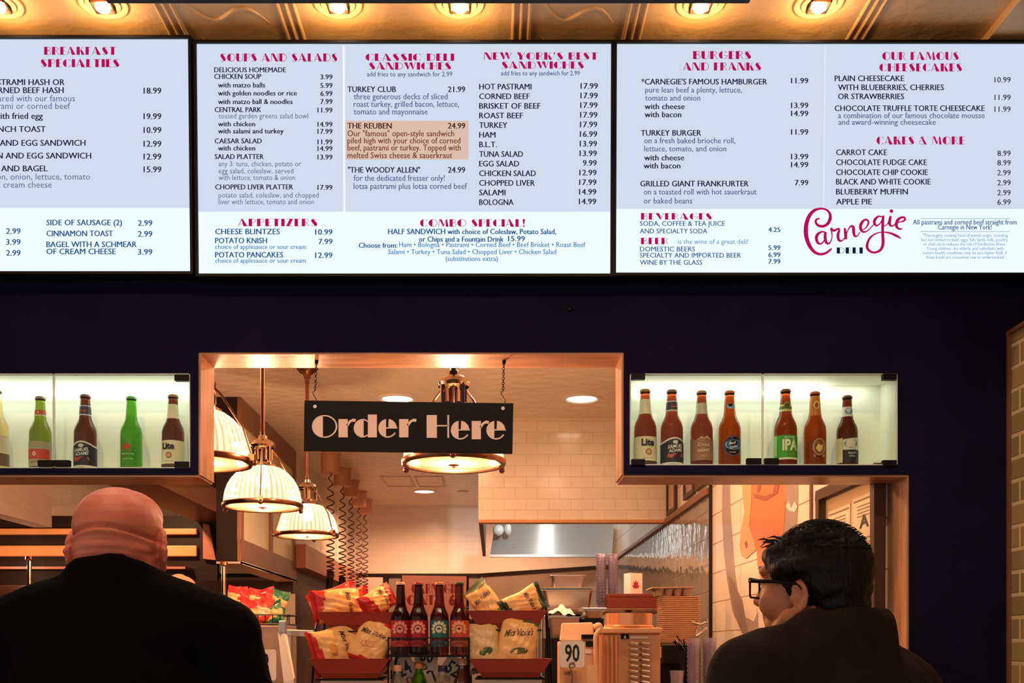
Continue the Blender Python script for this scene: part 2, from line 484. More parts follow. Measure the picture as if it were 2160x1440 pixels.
# floor, ceilings
mkbox('floor', M['floor'], -6, 2.2, -2.5, 12.2, -.1, 0)
c = MB().box(-6, 1.3, F1, 12.2, CEIL, CEIL + .1)
struct(c.build('ceiling', M['plaster']))
c = MB().box(-4.5, 1.417, -1.0, F0, FCEIL, FCEIL + .1)
for x in (-1.69, -1.355 - .18, -.905, -.57, .08, .40, 1.05):           # pressed ribs running away from the viewer
    for dx in (-.022, 0, .022):
        c.tube([(x + dx, -1.0, FCEIL), (x + dx, F0, FCEIL)], .006, 8)
for x0, x1 in ((-.905, -.57), (.08, .40)):                             # embossed scroll leaves between the ribs
    for j in range(12):
        yy = 1.2 + j * .16
        pts = [(x0 + .06 + (x1 - x0 - .12) * k / 10, yy + .05 * sin(k * .62) + .01 * k, FCEIL) for k in range(11)]
        c.tube(pts, [.001 + .007 * sin(pi * k / 10) for k in range(11)], 6)
struct(c.build('ceiling_front', M['frontceil']))
mkbox('ceiling_right', M['frontceil'], 1.417, 2.2, -1.0, F0, 3.236, FCEIL + .1)

# walls behind the counter
mkbox('wall_right', M['muraltile'], WX, WX + .1, F1, 10.1, 0, CEIL)
bw = MB()                                # back wall, its right end set at an angle
YB, YE = 11.4, 10.05
bw.slab([(-6, YB, 2.297), (-.16, YB, 2.297), (WX + .1, YE, 2.297), (WX + .1, YE, CEIL), (-.16, YB, CEIL), (-6, YB, CEIL)][:0] or
        [(-6, YB, 2.297), (-.16, YB, 2.297), (-.16, YB, CEIL), (-6, YB, CEIL)], (0, .1, 0))
bw.slab([(-.16, YB, 2.297), (WX + .1, YE, 2.297), (WX + .1, YE, CEIL), (-.16, YB, CEIL)], (0, .1, 0))
struct(bw.build('wall_back', M['subwayback']))
bw = MB()
bw.slab([(-6, YB, 0), (-.16, YB, 0), (-.16, YB, 2.297), (-6, YB, 2.297)], (0, .1, 0))
bw.slab([(-.16, YB, 0), (WX + .1, YE, 0), (WX + .1, YE, 2.297), (-.16, YB, 2.297)], (0, .1, 0))
struct(bw.build('wall_back_low', pm('taupe_wall_cladding', (150, 128, 108), 0.3, var=(3, .1))))
tr = MB()
tr.box(-3.5, -.16, YB - .03, YB, 2.275, 2.31)
tr.slab([(-.16, YB - .03, 2.275), (WX, YE + .07, 2.275), (WX, YE + .07, 2.31), (-.16, YB - .03, 2.31)], (0, .03, 0))
tr.box(-1.22, -1.16, YB - .03, YB, 1.2, 2.275); tr.box(-1.02, -.98, YB - .02, YB, 1.2, 2.275)
struct(tr.build('trim_2', M['darkbrown']))
# cladding panels on the back wall between the dark posts
mkbox('trim_3', M['cream'], -1.95, -1.22, YB - .02, YB, 1.6, 2.27)

# tiled bulkhead in front of the hood
YH = 7.0
mkbox('wall_hood', M['subway'], -.10, WX, YH, YH + .08, 2.365, CEIL)
mkbox('trim_4', M['orangewood'], -.10, WX, YH - .012, YH + .08, 2.345, 2.365)
# grey glazed tile zone and trims on the right wall
mkbox('wall_right_low', M['greytile'], WX - .008, WX, 5.62, 10.0, 0, 2.335)
tr = MB().box(WX - .03, WX, 5.62, 7.0, 2.335, 2.372)
tr.box(WX - .03, WX, 7.0, 9.95, 2.335, 2.36)
struct(tr.build('trim_5', M['brown2']))
tr = MB().tube([(WX - .006, 5.61, 0), (WX - .006, 5.61, CEIL)], .012, 8)
struct(tr.build('trim_6', M['darkbrown']))
tr = MB().tube([(WX - .006, 3.835, 0), (WX - .006, 3.835, CEIL)], .010, 8)
struct(tr.build('trim_7', M['brown2']))
mkbox('wall_right_near', M['cream'], WX - .004, WX, F1, 3.835, 0, CEIL)

# left side behind the counter
mkbox('wall_left_plaster', pm('swirled_plaster', (240, 214, 194), .5, bump=(6, .9), stretch=(1, .5, 1.6)), -3.05, -2.93, 3.3, 6.8, 2.29, CEIL)
s = MB().box(-2.62, -2.27, 3.2, 9.2, 2.60, 2.72)
struct(s.build('trim_8', M['brown']))
s = MB().box(-2.27, -1.93, 3.2, 8.95, 2.60, 2.72)
struct(s.build('trim_9', M['tan']))
mkbox('wall_left', M['cream'], -1.70, -1.58, 8.2, YB, 2.30, CEIL)
mkbox('trim_10', M['reddish'], -1.70, -1.50, 8.2, YB, 2.13, 2.32)
mkbox('wall_left_low', M['brown'], -1.70, -1.60, 8.2, YB, 0, 2.13)
mkbox('wall_far_left', M['brown'], -6, -5.9, F1, YB, 0, CEIL)

# brick wall towards the viewer on the right
zb = 2.41
mkbox('wall_right_brick', M['brick'], 1.513, 1.62, .2, F0, 0, zb)
tr = MB().box(1.503, 1.515, F0 - .012, F0 - .001, 0, zb)
tr.box(1.503, 1.63, .2, F0 - .001, zb, zb + .012)
struct(tr.build('trim_11', M['brown2']))
mkbox('wall_right_front', M['facade'], 1.56, 1.66, -1.0, F0, zb + .012, 3.236)

# front counter
cn = thing('front_counter', 'stone-topped order counter running along the bottom of the opening', 'counter', (-.4, 3.5, 0))
MB().box(-1.99, 1.19, 2.92, 4.05, 1.052, 1.08).build('countertop', M['counter'], cn, bevel=.004)
MB().box(-1.98, 1.18, 3.16, 4.0, 0, 1.05).build('cabinet', M['brown'], cn)
# back counter along the right wall
cn = thing('back_counter', 'steel work counter along the right wall behind the front counter', 'counter', (.7, 5.4, 0))
MB().box(-.2, 1.17, 4.45, 6.2, 1.16, 1.2).build('countertop', M['steel'], cn, bevel=.004)
MB().box(-.18, 1.16, 4.5, 6.15, 0, 1.16).build('cabinet', M['steelmatte'], cn)

# ================================================================== MENU SCREENS
E = {}
E['up'] = emit('screen_grey_area', (209, 221, 239), 1.0)
E['low'] = emit('screen_white_area', (236, 249, 255), 1.04)
E['line'] = emit('screen_line', (243, 246, 253), 1.0, False)
E['tint'] = emit('screen_tan_box', (222, 190, 172), 1.0, False)
E['mag'] = emit('screen_magenta', (184, 12, 88), 1.0, False)
E['navy'] = emit('screen_navy', (24, 28, 58), 1.0, False)
E['grey'] = emit('screen_slate', (84, 98, 136), 1.0, False)
E['blue'] = emit('screen_blue', (22, 78, 138), 1.0, False)
E['lblue'] = emit('screen_light_blue', (70, 128, 186), 1.0, False)
E['brn'] = emit('screen_brown', (112, 50, 34), 1.0, False)
E['dbrn'] = emit('screen_dark_brown', (64, 24, 20), 1.0, False)
E['dnavy'] = emit('screen_dark_navy', (12, 26, 58), 1.0, False)
TILT = radians(1.9)
R_T = Matrix.Rotation(TILT, 3, 'X')
NRM = R_T @ Vector((0, -1, 0))

class Screen:
    def __init__(s, label, pl, pr, pt, pb, Y=2.925):
        """pl, pr at mid height; pt, pb: top and bottom of the lit picture in the photo"""
        mid = P((pl + pr) / 2, (pt + pb) / 2, Y)
        s.o = mid
        s.root = thing('menu_screen', label, 'screen', mid, 0, 'menu screens above the counter')
        s.root.rotation_euler = (TILT, 0, 0)
        a = s.loc(pl, (pt + pb) / 2)[0]; b = s.loc(pr, (pt + pb) / 2)[0]
        z0 = s.loc((pl + pr) / 2, pb)[1]; z1 = s.loc((pl + pr) / 2, pt)[1]
        s.x0, s.x1, s.z0, s.z1 = a, b, z0, z1
        w = .008
        m = MB().box(a - w, b + w, .004, .055, z0 - w, z1 + w)
        for q in ((a - w, a, z0 - w, z1 + w), (b, b + w, z0 - w, z1 + w), (a, b, z0 - w, z0), (a, b, z1, z1 + w)):
            m.box(q[0], q[1], -.006, .004, q[2], q[3])
        m.build('bezel', M['black'], s.root, local=True)
        br = MB().box((a + b) / 2 - .16, (a + b) / 2 + .16, .055, .085, (z0 + z1) / 2 - .1, (z0 + z1) / 2 + .1)
        br.build('wall_bracket', M['blackmetal'], s.root, local=True)
        s.layers = {}
    def loc(s, px, py):
        d = Vector(((px - CX) / FPX, 1, (CY - py) / FPX)); o = Vector((0, 0, CAMZ))
        k = (s.o - o).dot(NRM) / d.dot(NRM)
        l = R_T.transposed() @ (o + d * k - s.o)
        return l.x, l.z
    def display(s, ysplit, rects):
        zs = s.loc(CX, ysplit)[1]
        m = MB()
        q = lambda x0, x1, z0, z1, y, mi: m.add([(x0, y, z0), (x1, y, z0), (x1, y, z1), (x0, y, z1)], [(0, 1, 2, 3)], mi)
        q(s.x0, s.x1, zs, s.z1, .002, 0); q(s.x0, s.x1, s.z0, zs, .002, 1)
        for (xa, ya, xb, yb, mi) in rects:
            p0 = s.loc(xa, yb); p1 = s.loc(xb, ya); q(p0[0], p1[0], p0[1], p1[1], .0014, mi)
        m.build('display', [E['up'], E['low'], E['line'], E['tint']], s.root, local=True)
    def L(s, part, mat, px=0, py=0):
        # every menu section keeps its own lettering
        if px < 410: sec = 0 if py < 438 else 1
        elif px < 1294: sec = ((2 if px < 724 else 3 if px < 1000 else 4) if py < 446 else 5 if px < 720 else 6)
        else: sec = (7 if py < 440 else 8) if px < 1735 else (9 if py < 280 else 10)
        k = (part, mat, sec)
        if k not in s.layers: s.layers[k] = MB()
        return s.layers[k]
    def txt(s, part, mat, string, x0, x1, yc, cap=13.0, bold=0.012):
        # heavier weights are struck three times, a hair apart
        heavy = .42 if bold >= .008 else .2 if bold >= .003 else 0; bold = 0.0
        """yc: middle of the capitals in the photo; x0 or x1 may be None"""
        v, f, w = text_flat(string, bold)
        if x0 is None: x0 = x1 - w * cap * .98
        if x1 is None: x1 = x0 + w * cap * .98
        yb = yc + cap / 2
        for dx in ((-heavy, 0, heavy) if heavy else (0,)):
            out = []
            for x, y in v:
                l = s.loc(x0 + dx + x / w * (x1 - x0), yb - y * cap); out.append((l[0], .0004, l[1]))
            s.L(part, mat, x0, yc).add(out, f)
    def head(s, part, string, x0, x1, yc, cap=17.0, mat='mag'):
        polys, w = deco_line(string)
        mb = s.L(part, mat, x0, yc)
        for p in polys:
            o = []
            for x, y in p:
                l = s.loc(x0 + x / w * (x1 - x0), yc + cap / 2 - y * cap); o.append((l[0], .0004, l[1]))
            mb.add(o, [list(range(len(o)))])
    def done(s):
        for (part, mat, sec), mb in s.layers.items():
            mb.build(part, E[mat], s.root, local=True)

# ---- left screen
A = Screen('menu screen listing breakfast specialties, cut off by the frame', -473, 400, 82, 573)
A.display(438, [])
A.head('heading', 'BREAKFAST', 93, 245, 107); A.head('heading', 'SPECIALTIES', 85, 252, 133)
for s_, x1, y in (('PASTRAMI HASH OR', 136, 173), ('CORNED BEEF HASH', 134, 190), ('FRENCH TOAST', 96, 272), ('HAM AND EGG SANDWICH', 180, 301),
                  ('BACON AND EGG SANDWICH', 192, 328), ('LOX AND BAGEL', 100, 355)):
    A.txt('menu_text', 'navy', s_, None, x1, y, 12.5)
A.txt('menu_text', 'navy', 'with fried egg', None, 90, 244, 13)
for s_, x1, y in (('prepared with our famous', 158, 207), ('pastrami or corned beef', 148, 223), ('salmon, onion, lettuce, tomato', 190, 372), ('and cream cheese', 109, 389)):
    A.txt('description_text', 'grey', s_, None, x1, y, 13, .002)
for s_, y in (('18.99', 191), ('19.99', 245), ('10.99', 274), ('12.99', 303), ('12.99', 330), ('15.99', 357)):
    A.txt('price_text', 'navy', s_, 303, 340, y, 12.5)
for s_, y in (('2.99', 487), ('3.99', 510), ('2.99', 533)): A.txt('price_text', 'blue', s_, 13, 43, y, 12)
for s_, y in (('2.99', 470), ('2.99', 493), ('3.99', 531)): A.txt('price_text', 'blue', s_, 291, 321, y, 12)
for s_, x1, y in (('SIDE OF SAUSAGE (2)', 257, 469), ('CINNAMON TOAST', 238, 492), ('BAGEL WITH A SCHMEAR', 288, 515), ('OF CREAM CHEESE', 244, 530)):
    A.txt('menu_text', 'blue', s_, 98, x1, y, 12)
A.done()
# ---- middle screen
B = Screen('menu screen listing soups, sandwiches and combo special, middle of three', 417, 1288, 92, 578)
B.display(446, [(724, 95, 727, 446, 2), (729, 254, 988, 336, 3)])
B.head('heading', 'SOUPS AND SALADS', 464, 712, 121)
for s_, x0, x1, y in (('DELICIOUS HOMEMADE', 452, 603, 147), ('CHICKEN SOUP', 452, 551, 161), ('with matzo balls', 460, 559, 179), ('with golden noodles or rice', 460, 626, 196),
                      ('with matzo ball & noodles', 460, 617, 214), ('CENTRAL PARK', 453, 551, 231), ('with chicken', 460, 538, 261), ('with salami and turkey', 460, 598, 276),
                      ('CAESAR SALAD', 453, 552, 297), ('with chicken', 460, 538, 312), ('SALAD PLATTER', 453, 556, 330), ('CHOPPED LIVER PLATTER', 454, 618, 394)):
    B.txt('menu_text', 'navy', s_, x0, x1, y, 10.5)
for s_, x1, y in (('tossed garden greens salad bowl', 650, 244), ('any 3: tuna, chicken, potato or', 635, 345), ('egg salad, coleslaw, served', 619, 360), ('with lettuce, tomato & onion', 622, 374),
                  ('potato salad, coleslaw, and chopped', 672, 411), ('liver with lettuce, tomato and onion', 662, 425)):
    B.txt('description_text', 'grey', s_, 461, x1, y, 11, .002)
for s_, y in (('3.99', 162), ('5.99', 180), ('6.99', 197), ('7.99', 214), ('11.99', 232), ('14.99', 262), ('17.99', 277), ('11.99', 299), ('14.99', 313), ('13.99', 331), ('17.99', 395)):
    B.txt('price_text', 'navy', s_, 701 - (25 if len(s_) == 4 else 31), 701, y, 10.5)
B.head('heading', 'APPETIZERS', 502, 670, 469, 16)
for s_, x1, y in (('CHEESE BLINTZES', 590, 488), ('POTATO KNISH', 563, 507), ('POTATO PANCAKES', 597, 537)): B.txt('menu_text', 'blue', s_, 454, x1, y, 11.5)
for y in (520, 549): B.txt('description_text', 'lblue', 'choice of applesauce or sour cream', 454, 645, y, 9.5, .004)
for s_, x0, y in (('10.99', 665, 489), ('7.99', 672, 509), ('12.99', 665, 538)): B.txt('price_text', 'blue', s_, x0, 701, y, 11.5)
B.head('heading', 'CLASSIC DELI', 771, 958, 120.5, 15.5); B.head('heading', 'SANDWICHES', 778, 952, 139, 15.5)
B.head('heading', "NEW YORK'S BEST", 1021, 1261, 118, 15.5); B.head('heading', 'SANDWICHES', 1058, 1232, 137, 15.5)
B.txt('description_text', 'grey', 'add fries to any sandwich for 2.99', 774, 954, 156, 10, .006)
B.txt('description_text', 'grey', 'add fries to any sandwich for 2.99', 1057, 1223, 154, 10, .006)
for s_, x0, x1, y, p in (('TURKEY CLUB', 733, 835, 188, '21.99'), ('"THE WOODY ALLEN"', 734, 886, 358, '24.99')):
    B.txt('menu_text', 'navy', s_, x0, x1, y, 12); B.txt('price_text', 'navy', p, 945, 981, y, 12)
B.txt('menu_text', 'dbrn', 'THE REUBEN', 733, 826, 265, 12); B.txt('price_text', 'dbrn', '24.99', 945, 981, 265, 12)
for s_, x1, y in (('three generous decks of sliced', 944, 203), ('roast turkey, grilled bacon, lettuce,', 968, 219), ('tomato and mayonnaise', 902, 235),
                  ('for the dedicated fresser only!', 938, 375), ('lotsa pastrami plus lotsa corned beef', 985, 392)):
    B.txt('description_text', 'grey', s_, 746, x1, y, 12.5, .003)
for s_, x1, y in (('Our "famous" open-style sandwich', 958, 281), ('piled high with your choice of corned', 971, 296), ('beef, pastrami or turkey. Topped with', 972, 311), ('melted Swiss cheese & sauerkraut', 954, 327)):
    B.txt('description_text', 'brn', s_, 733, x1, y, 12.5, .004)
for i, (s_, x1, p) in enumerate((('HOT PASTRAMI', 1121, '17.99'), ('CORNED BEEF', 1117, '17.99'), ('BRISKET OF BEEF', 1140, '17.99'), ('ROAST BEEF', 1103, '17.99'), ('TURKEY', 1070, '17.99'),
                                 ('HAM', 1045, '16.99'), ('B.L.T.', 1048, '13.99'), ('TUNA SALAD', 1103, '13.99'), ('EGG SALAD', 1095, '9.99'), ('CHICKEN SALAD', 1130, '12.99'), ('CHOPPED LIVER', 1128, '17.99'),
                                 ('SALAMI', 1066, '14.99'), ('BOLOGNA', 1083, '14.99'))):
    B.txt('menu_text', 'navy', s_, 1011, x1, 182.5 + i * 20.3, 12)
    B.txt('price_text', 'navy', p, 1261 - .3 * i - (36 if len(p) == 5 else 29), 1261 - .3 * i, 181 + i * 20.3, 12)
B.head('heading', 'COMBO SPECIAL!', 886, 1108, 470, 16)
B.txt('menu_text', 'blue', 'HALF SANDWICH', 819, 939, 488, 11.5); B.txt('menu_text', 'blue', 'with choice of Coleslaw, Potato Salad,', 944, 1173, 488, 11)
B.txt('menu_text', 'blue', 'or Chips and a Fountain Drink', 884, 1062, 504, 11); B.txt('price_text', 'blue', '15.99', 1072, 1107, 503, 11)
B.txt('menu_text', 'blue', 'Choose from:', 757, 838, 517, 10.5)
for s_, x0, x1, y in (('Ham \u2022 Bologna \u2022 Pastrami \u2022 Corned Beef \u2022 Beef Brisket \u2022 Roast Beef', 842, 1235, 515.5), ('Salami \u2022 Turkey \u2022 Tuna Salad \u2022 Chopped Liver \u2022 Chicken Salad', 819, 1173, 530.5), ('(substitutions extra)', 940, 1050, 545)):
    B.txt('description_text', 'lblue', s_, x0, x1, y, 10.5, .005)
B.done()
# ---- right screen
D = Screen('menu screen listing burgers, cheesecakes and a red script logo, right of the others', 1300, 2171, 92, 576)
D.display(440, [(1738, 95, 1740.5, 440, 2)])
D.head('heading', 'BURGERS', 1462, 1585, 116); D.head('heading', 'AND FRANKS', 1441, 1606, 140)
D.head('heading', 'OUR FAMOUS', 1861, 2023, 118); D.head('heading', 'CHEESECAKES', 1855, 2030, 142)
D.head('heading', 'CAKES & MORE', 1849, 2035, 296)
D.head('heading', 'BEVERAGES', 1352, 1502, 456, 14); D.head('heading', 'BEER', 1352, 1410, 508, 14)
for s_, x0, x1, y, p in (("*CARNEGIE'S FAMOUS HAMBURGER", 1353, 1618, 172, '11.99'), ('with cheese', 1360, 1444, 224, '13.99'), ('with bacon', 1360, 1437, 241, '14.99'), ('TURKEY BURGER', 1352, 1479, 280, '11.99'),
                         ('with cheese', 1359, 1443, 332, '13.99'), ('with bacon', 1358, 1435, 349, '14.99'), ('GRILLED GIANT FRANKFURTER', 1351, 1579, 387, '7.99')):
    D.txt('menu_text', 'navy', s_, x0, x1, y, 12); D.txt('price_text', 'navy', p, 1705 - (36 if len(p) == 5 else 28), 1705, y - 2, 11.5)
for s_, x0, x1, y in (('pure lean beef a plenty, lettuce,', 1361, 1565, 189), ('tomato and onion', 1361, 1477, 206), ('on a fresh baked brioche roll,', 1359, 1551, 296), ('lettuce, tomato, and onion', 1359, 1532, 313),
                      ('on a toasted roll with hot sauerkraut', 1358, 1596, 404), ('or baked beans', 1358, 1460, 423),
                      ('a combination of our famous chocolate mousse', 1768, 2077, 243), ('and award-winning cheesecake', 1769, 1974, 257)):
    D.txt('description_text', 'grey', s_, x0, x1, y, 12, .003)
for s_, x0, x1, y, p, yp in (('PLAIN CHEESECAKE', 1761, 1907, 165, '10.99', 168), ('WITH BLUEBERRIES, CHERRIES', 1768, 1991, 184, '', 0), ('OR STRAWBERRIES', 1768, 1907, 203, '11.99', 205),
                             ('CHOCOLATE TRUFFLE TORTE CHEESECAKE', 1761, 2077, 228, '11.99', 230), ('CARROT CAKE', 1764, 1871, 321, '8.99', 323), ('CHOCOLATE FUDGE CAKE', 1764, 1955, 342, '8.99', 343),
                             ('CHOCOLATE CHIP COOKIE', 1764, 1957, 363, '2.99', 364), ('BLACK AND WHITE COOKIE', 1764, 1963, 383, '2.99', 385), ('BLUEBERRY MUFFIN', 1764, 1915, 404, '2.99', 406), ('APPLE PIE', 1764, 1839, 425, '6.99', 426)):
    D.txt('menu_text', 'navy', s_, x0, x1, y, 12, .008)
    if p: D.txt('price_text', 'navy', p, 2132 - (34 if len(p) == 5 else 28), 2132, yp, 11.5, .006)
for s_, x1, y in (('SODA, COFFEE & TEA JUICE', 1529, 471), ('AND SPECIALTY SODA', 1492, 487), ('DOMESTIC BEERS', 1466, 525), ('SPECIALTY AND IMPORTED BEER', 1563, 538), ('WINE BY THE GLASS', 1481, 553)):
    D.txt('menu_text', 'blue', s_, 1350, x1, y, 10, .006)
D.txt('description_text', 'lblue', 'is the wine of a great deli!', 1430, 1578, 509, 10, 0)
for s_, y in (('4.25', 484), ('5.99', 522), ('6.99', 537), ('7.99', 551)): D.txt('price_text', 'blue', s_, 1621, 1646, y, 10)
D.txt('notice_text', 'blue', 'All pastrami and corned beef straight from', 1926, 2145, 468, 10.5, .004); D.txt('notice_text', 'blue', 'Carnegie in New York!', 1979, 2092, 478.5, 10.5, .004)
for i, (s_, x0, x1) in enumerate((('"Thoroughly cooking food of animal origin, including', 1946, 2126), ('but not limited to beef, eggs, fish, lamb, milk, poultry', 1944, 2126), ('or shell stock reduces the risk of foodborne illness.', 1948, 2122),
                                  ('Young children, the elderly, and individuals with', 1955, 2117), ('certain health conditions may be at a higher RISK if', 1947, 2124), ('these foods are consumed raw or undercooked', 1953, 2117))):
    D.txt('notice_text', 'lblue', s_, x0, x1, 496 + i * 9.2, 6.5, .002)
for y in (460.5, 488):
    a, b = D.loc(1942, y), D.loc(2130, y)
    D.L('notice_text', 'lblue', 1942, y).add([(a[0], .0004, a[1] - .0006), (b[0], .0004, b[1] - .0006), (b[0], .0004, b[1] + .0006), (a[0], .0004, a[1] + .0006)], [(0, 1, 2, 3)])
# script logo, drawn as ribbons of changing width
def smooth_pts(p, n=5):
    out = []
    for i in range(len(p) - 1):
        p0 = p[max(0, i - 1)]; p1 = p[i]; p2 = p[i + 1]; p3 = p[min(len(p) - 1, i + 2)]
        for k in range(n):
            t = k / n
            out.append(tuple(.5 * (2 * p1[j] + (p2[j] - p0[j]) * t + (2 * p0[j] - 5 * p1[j] + 4 * p2[j] - p3[j]) * t * t + (3 * p1[j] - p0[j] - 3 * p2[j] + p3[j]) * t ** 3) for j in range(len(p1))))
    out.append(tuple(p[-1])); return out
LOGO = [
 [(300, 175, 10), (272, 182, 18), (262, 208, 22), (285, 238, 24), (330, 246, 26), (372, 222, 28), (395, 170, 30), (385, 120, 22), (350, 92, 18), (300, 86, 20), (245, 105, 28), (205, 150, 34), (180, 215, 38), (172, 285, 40), (180, 355, 38), (207, 425, 34), (248, 478, 28), (300, 500, 24), (355, 490, 22), (393, 462, 18), (410, 445, 8)],
 [(350, 302, 14), (318, 296, 16), (282, 318, 26), (268, 352, 28), (280, 395, 24), (310, 405, 16), (338, 378, 12), (352, 330, 10)],
 [(352, 298, 22), (348, 350, 28), (362, 398, 24), (390, 398, 14), (410, 350, 10), (408, 300, 14), (400, 262, 20)],
 [(400, 262, 20), (428, 286, 22), (465, 268, 16), (476, 280, 20), (464, 330, 26), (474, 372, 24), (500, 378, 14), (522, 355, 10)],
 [(526, 262, 18), (534, 315, 28), (536, 366, 26)],
 [(538, 350, 8), (552, 290, 10), (580, 248, 16), (604, 252, 26), (608, 300, 28), (618, 334, 22), (642, 334, 12), (665, 298, 10)],
 [(668, 282, 8), (710, 268, 10), (742, 222, 18), (734, 190, 18), (704, 190, 20), (676, 225, 28), (672, 268, 28), (692, 296, 20), (730, 290, 12), (772, 250, 10), (798, 222, 10)],
 [(872, 162, 12), (836, 156, 16), (806, 180, 26), (796, 214, 26), (816, 240, 18), (846, 224, 12), (868, 185, 10)],
 [(880, 148, 18), (874, 200, 26), (872, 300, 26), (876, 400, 28), (854, 460, 24), (800, 485, 20), (752, 470, 22), (730, 430, 26), (750, 362, 20), (800, 318, 14), (870, 300, 10), (940, 308, 18), (1000, 334, 24), (1040, 358, 8)],
 [(878, 246, 10), (918, 222, 10), (944, 152, 18), (936, 200, 28), (938, 232, 24), (962, 244, 14), (988, 222, 10)],
 [(985, 222, 8), (1030, 208, 10), (1068, 195, 18), (1075, 170, 18), (1045, 165, 20), (1010, 190, 28), (996, 235, 28), (1010, 262, 22), (1035, 272, 16), (1054, 266, 8)]]
for st in LOGO:
    pts = smooth_pts(st)
    for q in _ribbon([(1660 + a / 4.32, -(420 + b / 4.32)) for a, b, w in pts], [w / 4.32 for a, b, w in pts]):
        o = [D.loc(x, -y) for x, y in q]; D.L('logo', 'mag', 1700, 490).add([(a, .0004, b) for a, b in o], [(0, 1, 2, 3)])
o = [D.loc(1660 + 952 / 4.32 + 4 * cos(k * pi / 7), 420 + 108 / 4.32 + 4 * sin(k * pi / 7)) for k in range(14)]
D.L('logo', 'mag', 1700, 490).add([(a, .0004, b) for a, b in o], [list(range(14))])
D.head('logo_word', 'DELI', 1765, 1820, 528, 13, 'dnavy')
D.done()

# ================================================================== FRONT CEILING LIGHTS
M['bulb'] = emit('hot_bulb', (255, 226, 178), 14.0)
def spotlight(x, label, y=2.806, aim=0):
    r = thing('ceiling_spotlight', label, 'light', (x, y, FCEIL), 0, 'recessed spotlights above the screens')
    m = MB()
    m.lathe([(.066, 0), (.066, -.004), (.060, -.006), (.054, -.004), (.050, -.002)], 32, (x, y, FCEIL))
    m.lathe([(.050, -.001), (.046, -.006), (.036, -.008), (.032, -.004), (.030, 0)], 32, (x, y, FCEIL))
    m.build('trim_ring', M['frontceil'], r)
    s_ = MB()
    for k in range(4):                                     # square baffle around the lamp
        a = k * pi / 2; Rz = Matrix.Rotation(a, 3, 'Z')
        s_.boxc(Vector((x, y, FCEIL - .007)) + Rz @ Vector((.026, 0, 0)), (.003, .055, .012), Rz)
    s_.build('baffle', M['bronze'], r)
    MB().sphere((x, y, FCEIL - .012), (.021, .021, .012), 16).build('bulb', M['bulb'], r)
    light('spot_glow', 'POINT', (x, y, FCEIL - .045), K_SPOT, (1.0, .60, .26), .02)
    if aim: light('aimed_beam', 'SPOT', (x, y, FCEIL - .035), aim, (1.0, .66, .42), .03, (radians(38), 0, 0), radians(70), .8); return
    light('spot_beam', 'SPOT', (x, y, FCEIL - .03), K_SPOT * 7, (1.0, .68, .40), .02, (0, 0, 0), radians(80), .7)
xs = [-1.357, -1.069, -.425, -.091, .569, .893]
wh = ['recessed spotlight above the breakfast screen, cut off by the photo edge', 'recessed spotlight over the breakfast heading', 'recessed spotlight over the left end of the middle screen, left of a pair',
      'recessed spotlight over the classic deli heading, right of a pair', 'recessed spotlight over the burgers heading', 'recessed spotlight over the thin line of the right screen, furthest right']
for x, w in zip(xs, wh): spotlight(x, w)
# the next row of spotlights, nearer the viewer and out of the picture, turned towards the counter
for i, x in enumerate((-1.069, -.425, .240, .893)):
    spotlight(x, ('spotlight of the nearer row, first from the left', 'spotlight of the nearer row, second from the left', 'spotlight of the nearer row, third from the left', 'spotlight of the nearer row, last on the right')[i] + ', outside the photo', 1.60, K_FRONT)

# dark rail hanging near the viewer at the top
rl = thing('ceiling_rail', 'long dark rail hanging under the ceiling along the top edge', 'rail', (-.15, 2.42, 3.0))
x0, x1 = XA(220, 2.42), XA(1585, 2.42); z0 = ZA(9, 2.44)
MB().box(x0, x1, 2.40, 2.44, z0, z0 + .06).build('beam', M['darkbrown'], rl, bevel=.004)
for x in (x0 + .12, (x0 + x1) / 2, x1 - .12):
    MB().tube([(x, 2.42, z0 + .06), (x, 2.42, FCEIL)], .006, 8).build('hanger_rod', M['blackmetal'], rl)
sm = MB().sphere(P(1202, 652, 2.998), (.010, .006, .006), 10)
tag(sm.build('smoke_sensor', M['blackmetal']), 'tiny round sensor on the dark wall below the middle screen', 'sensor')
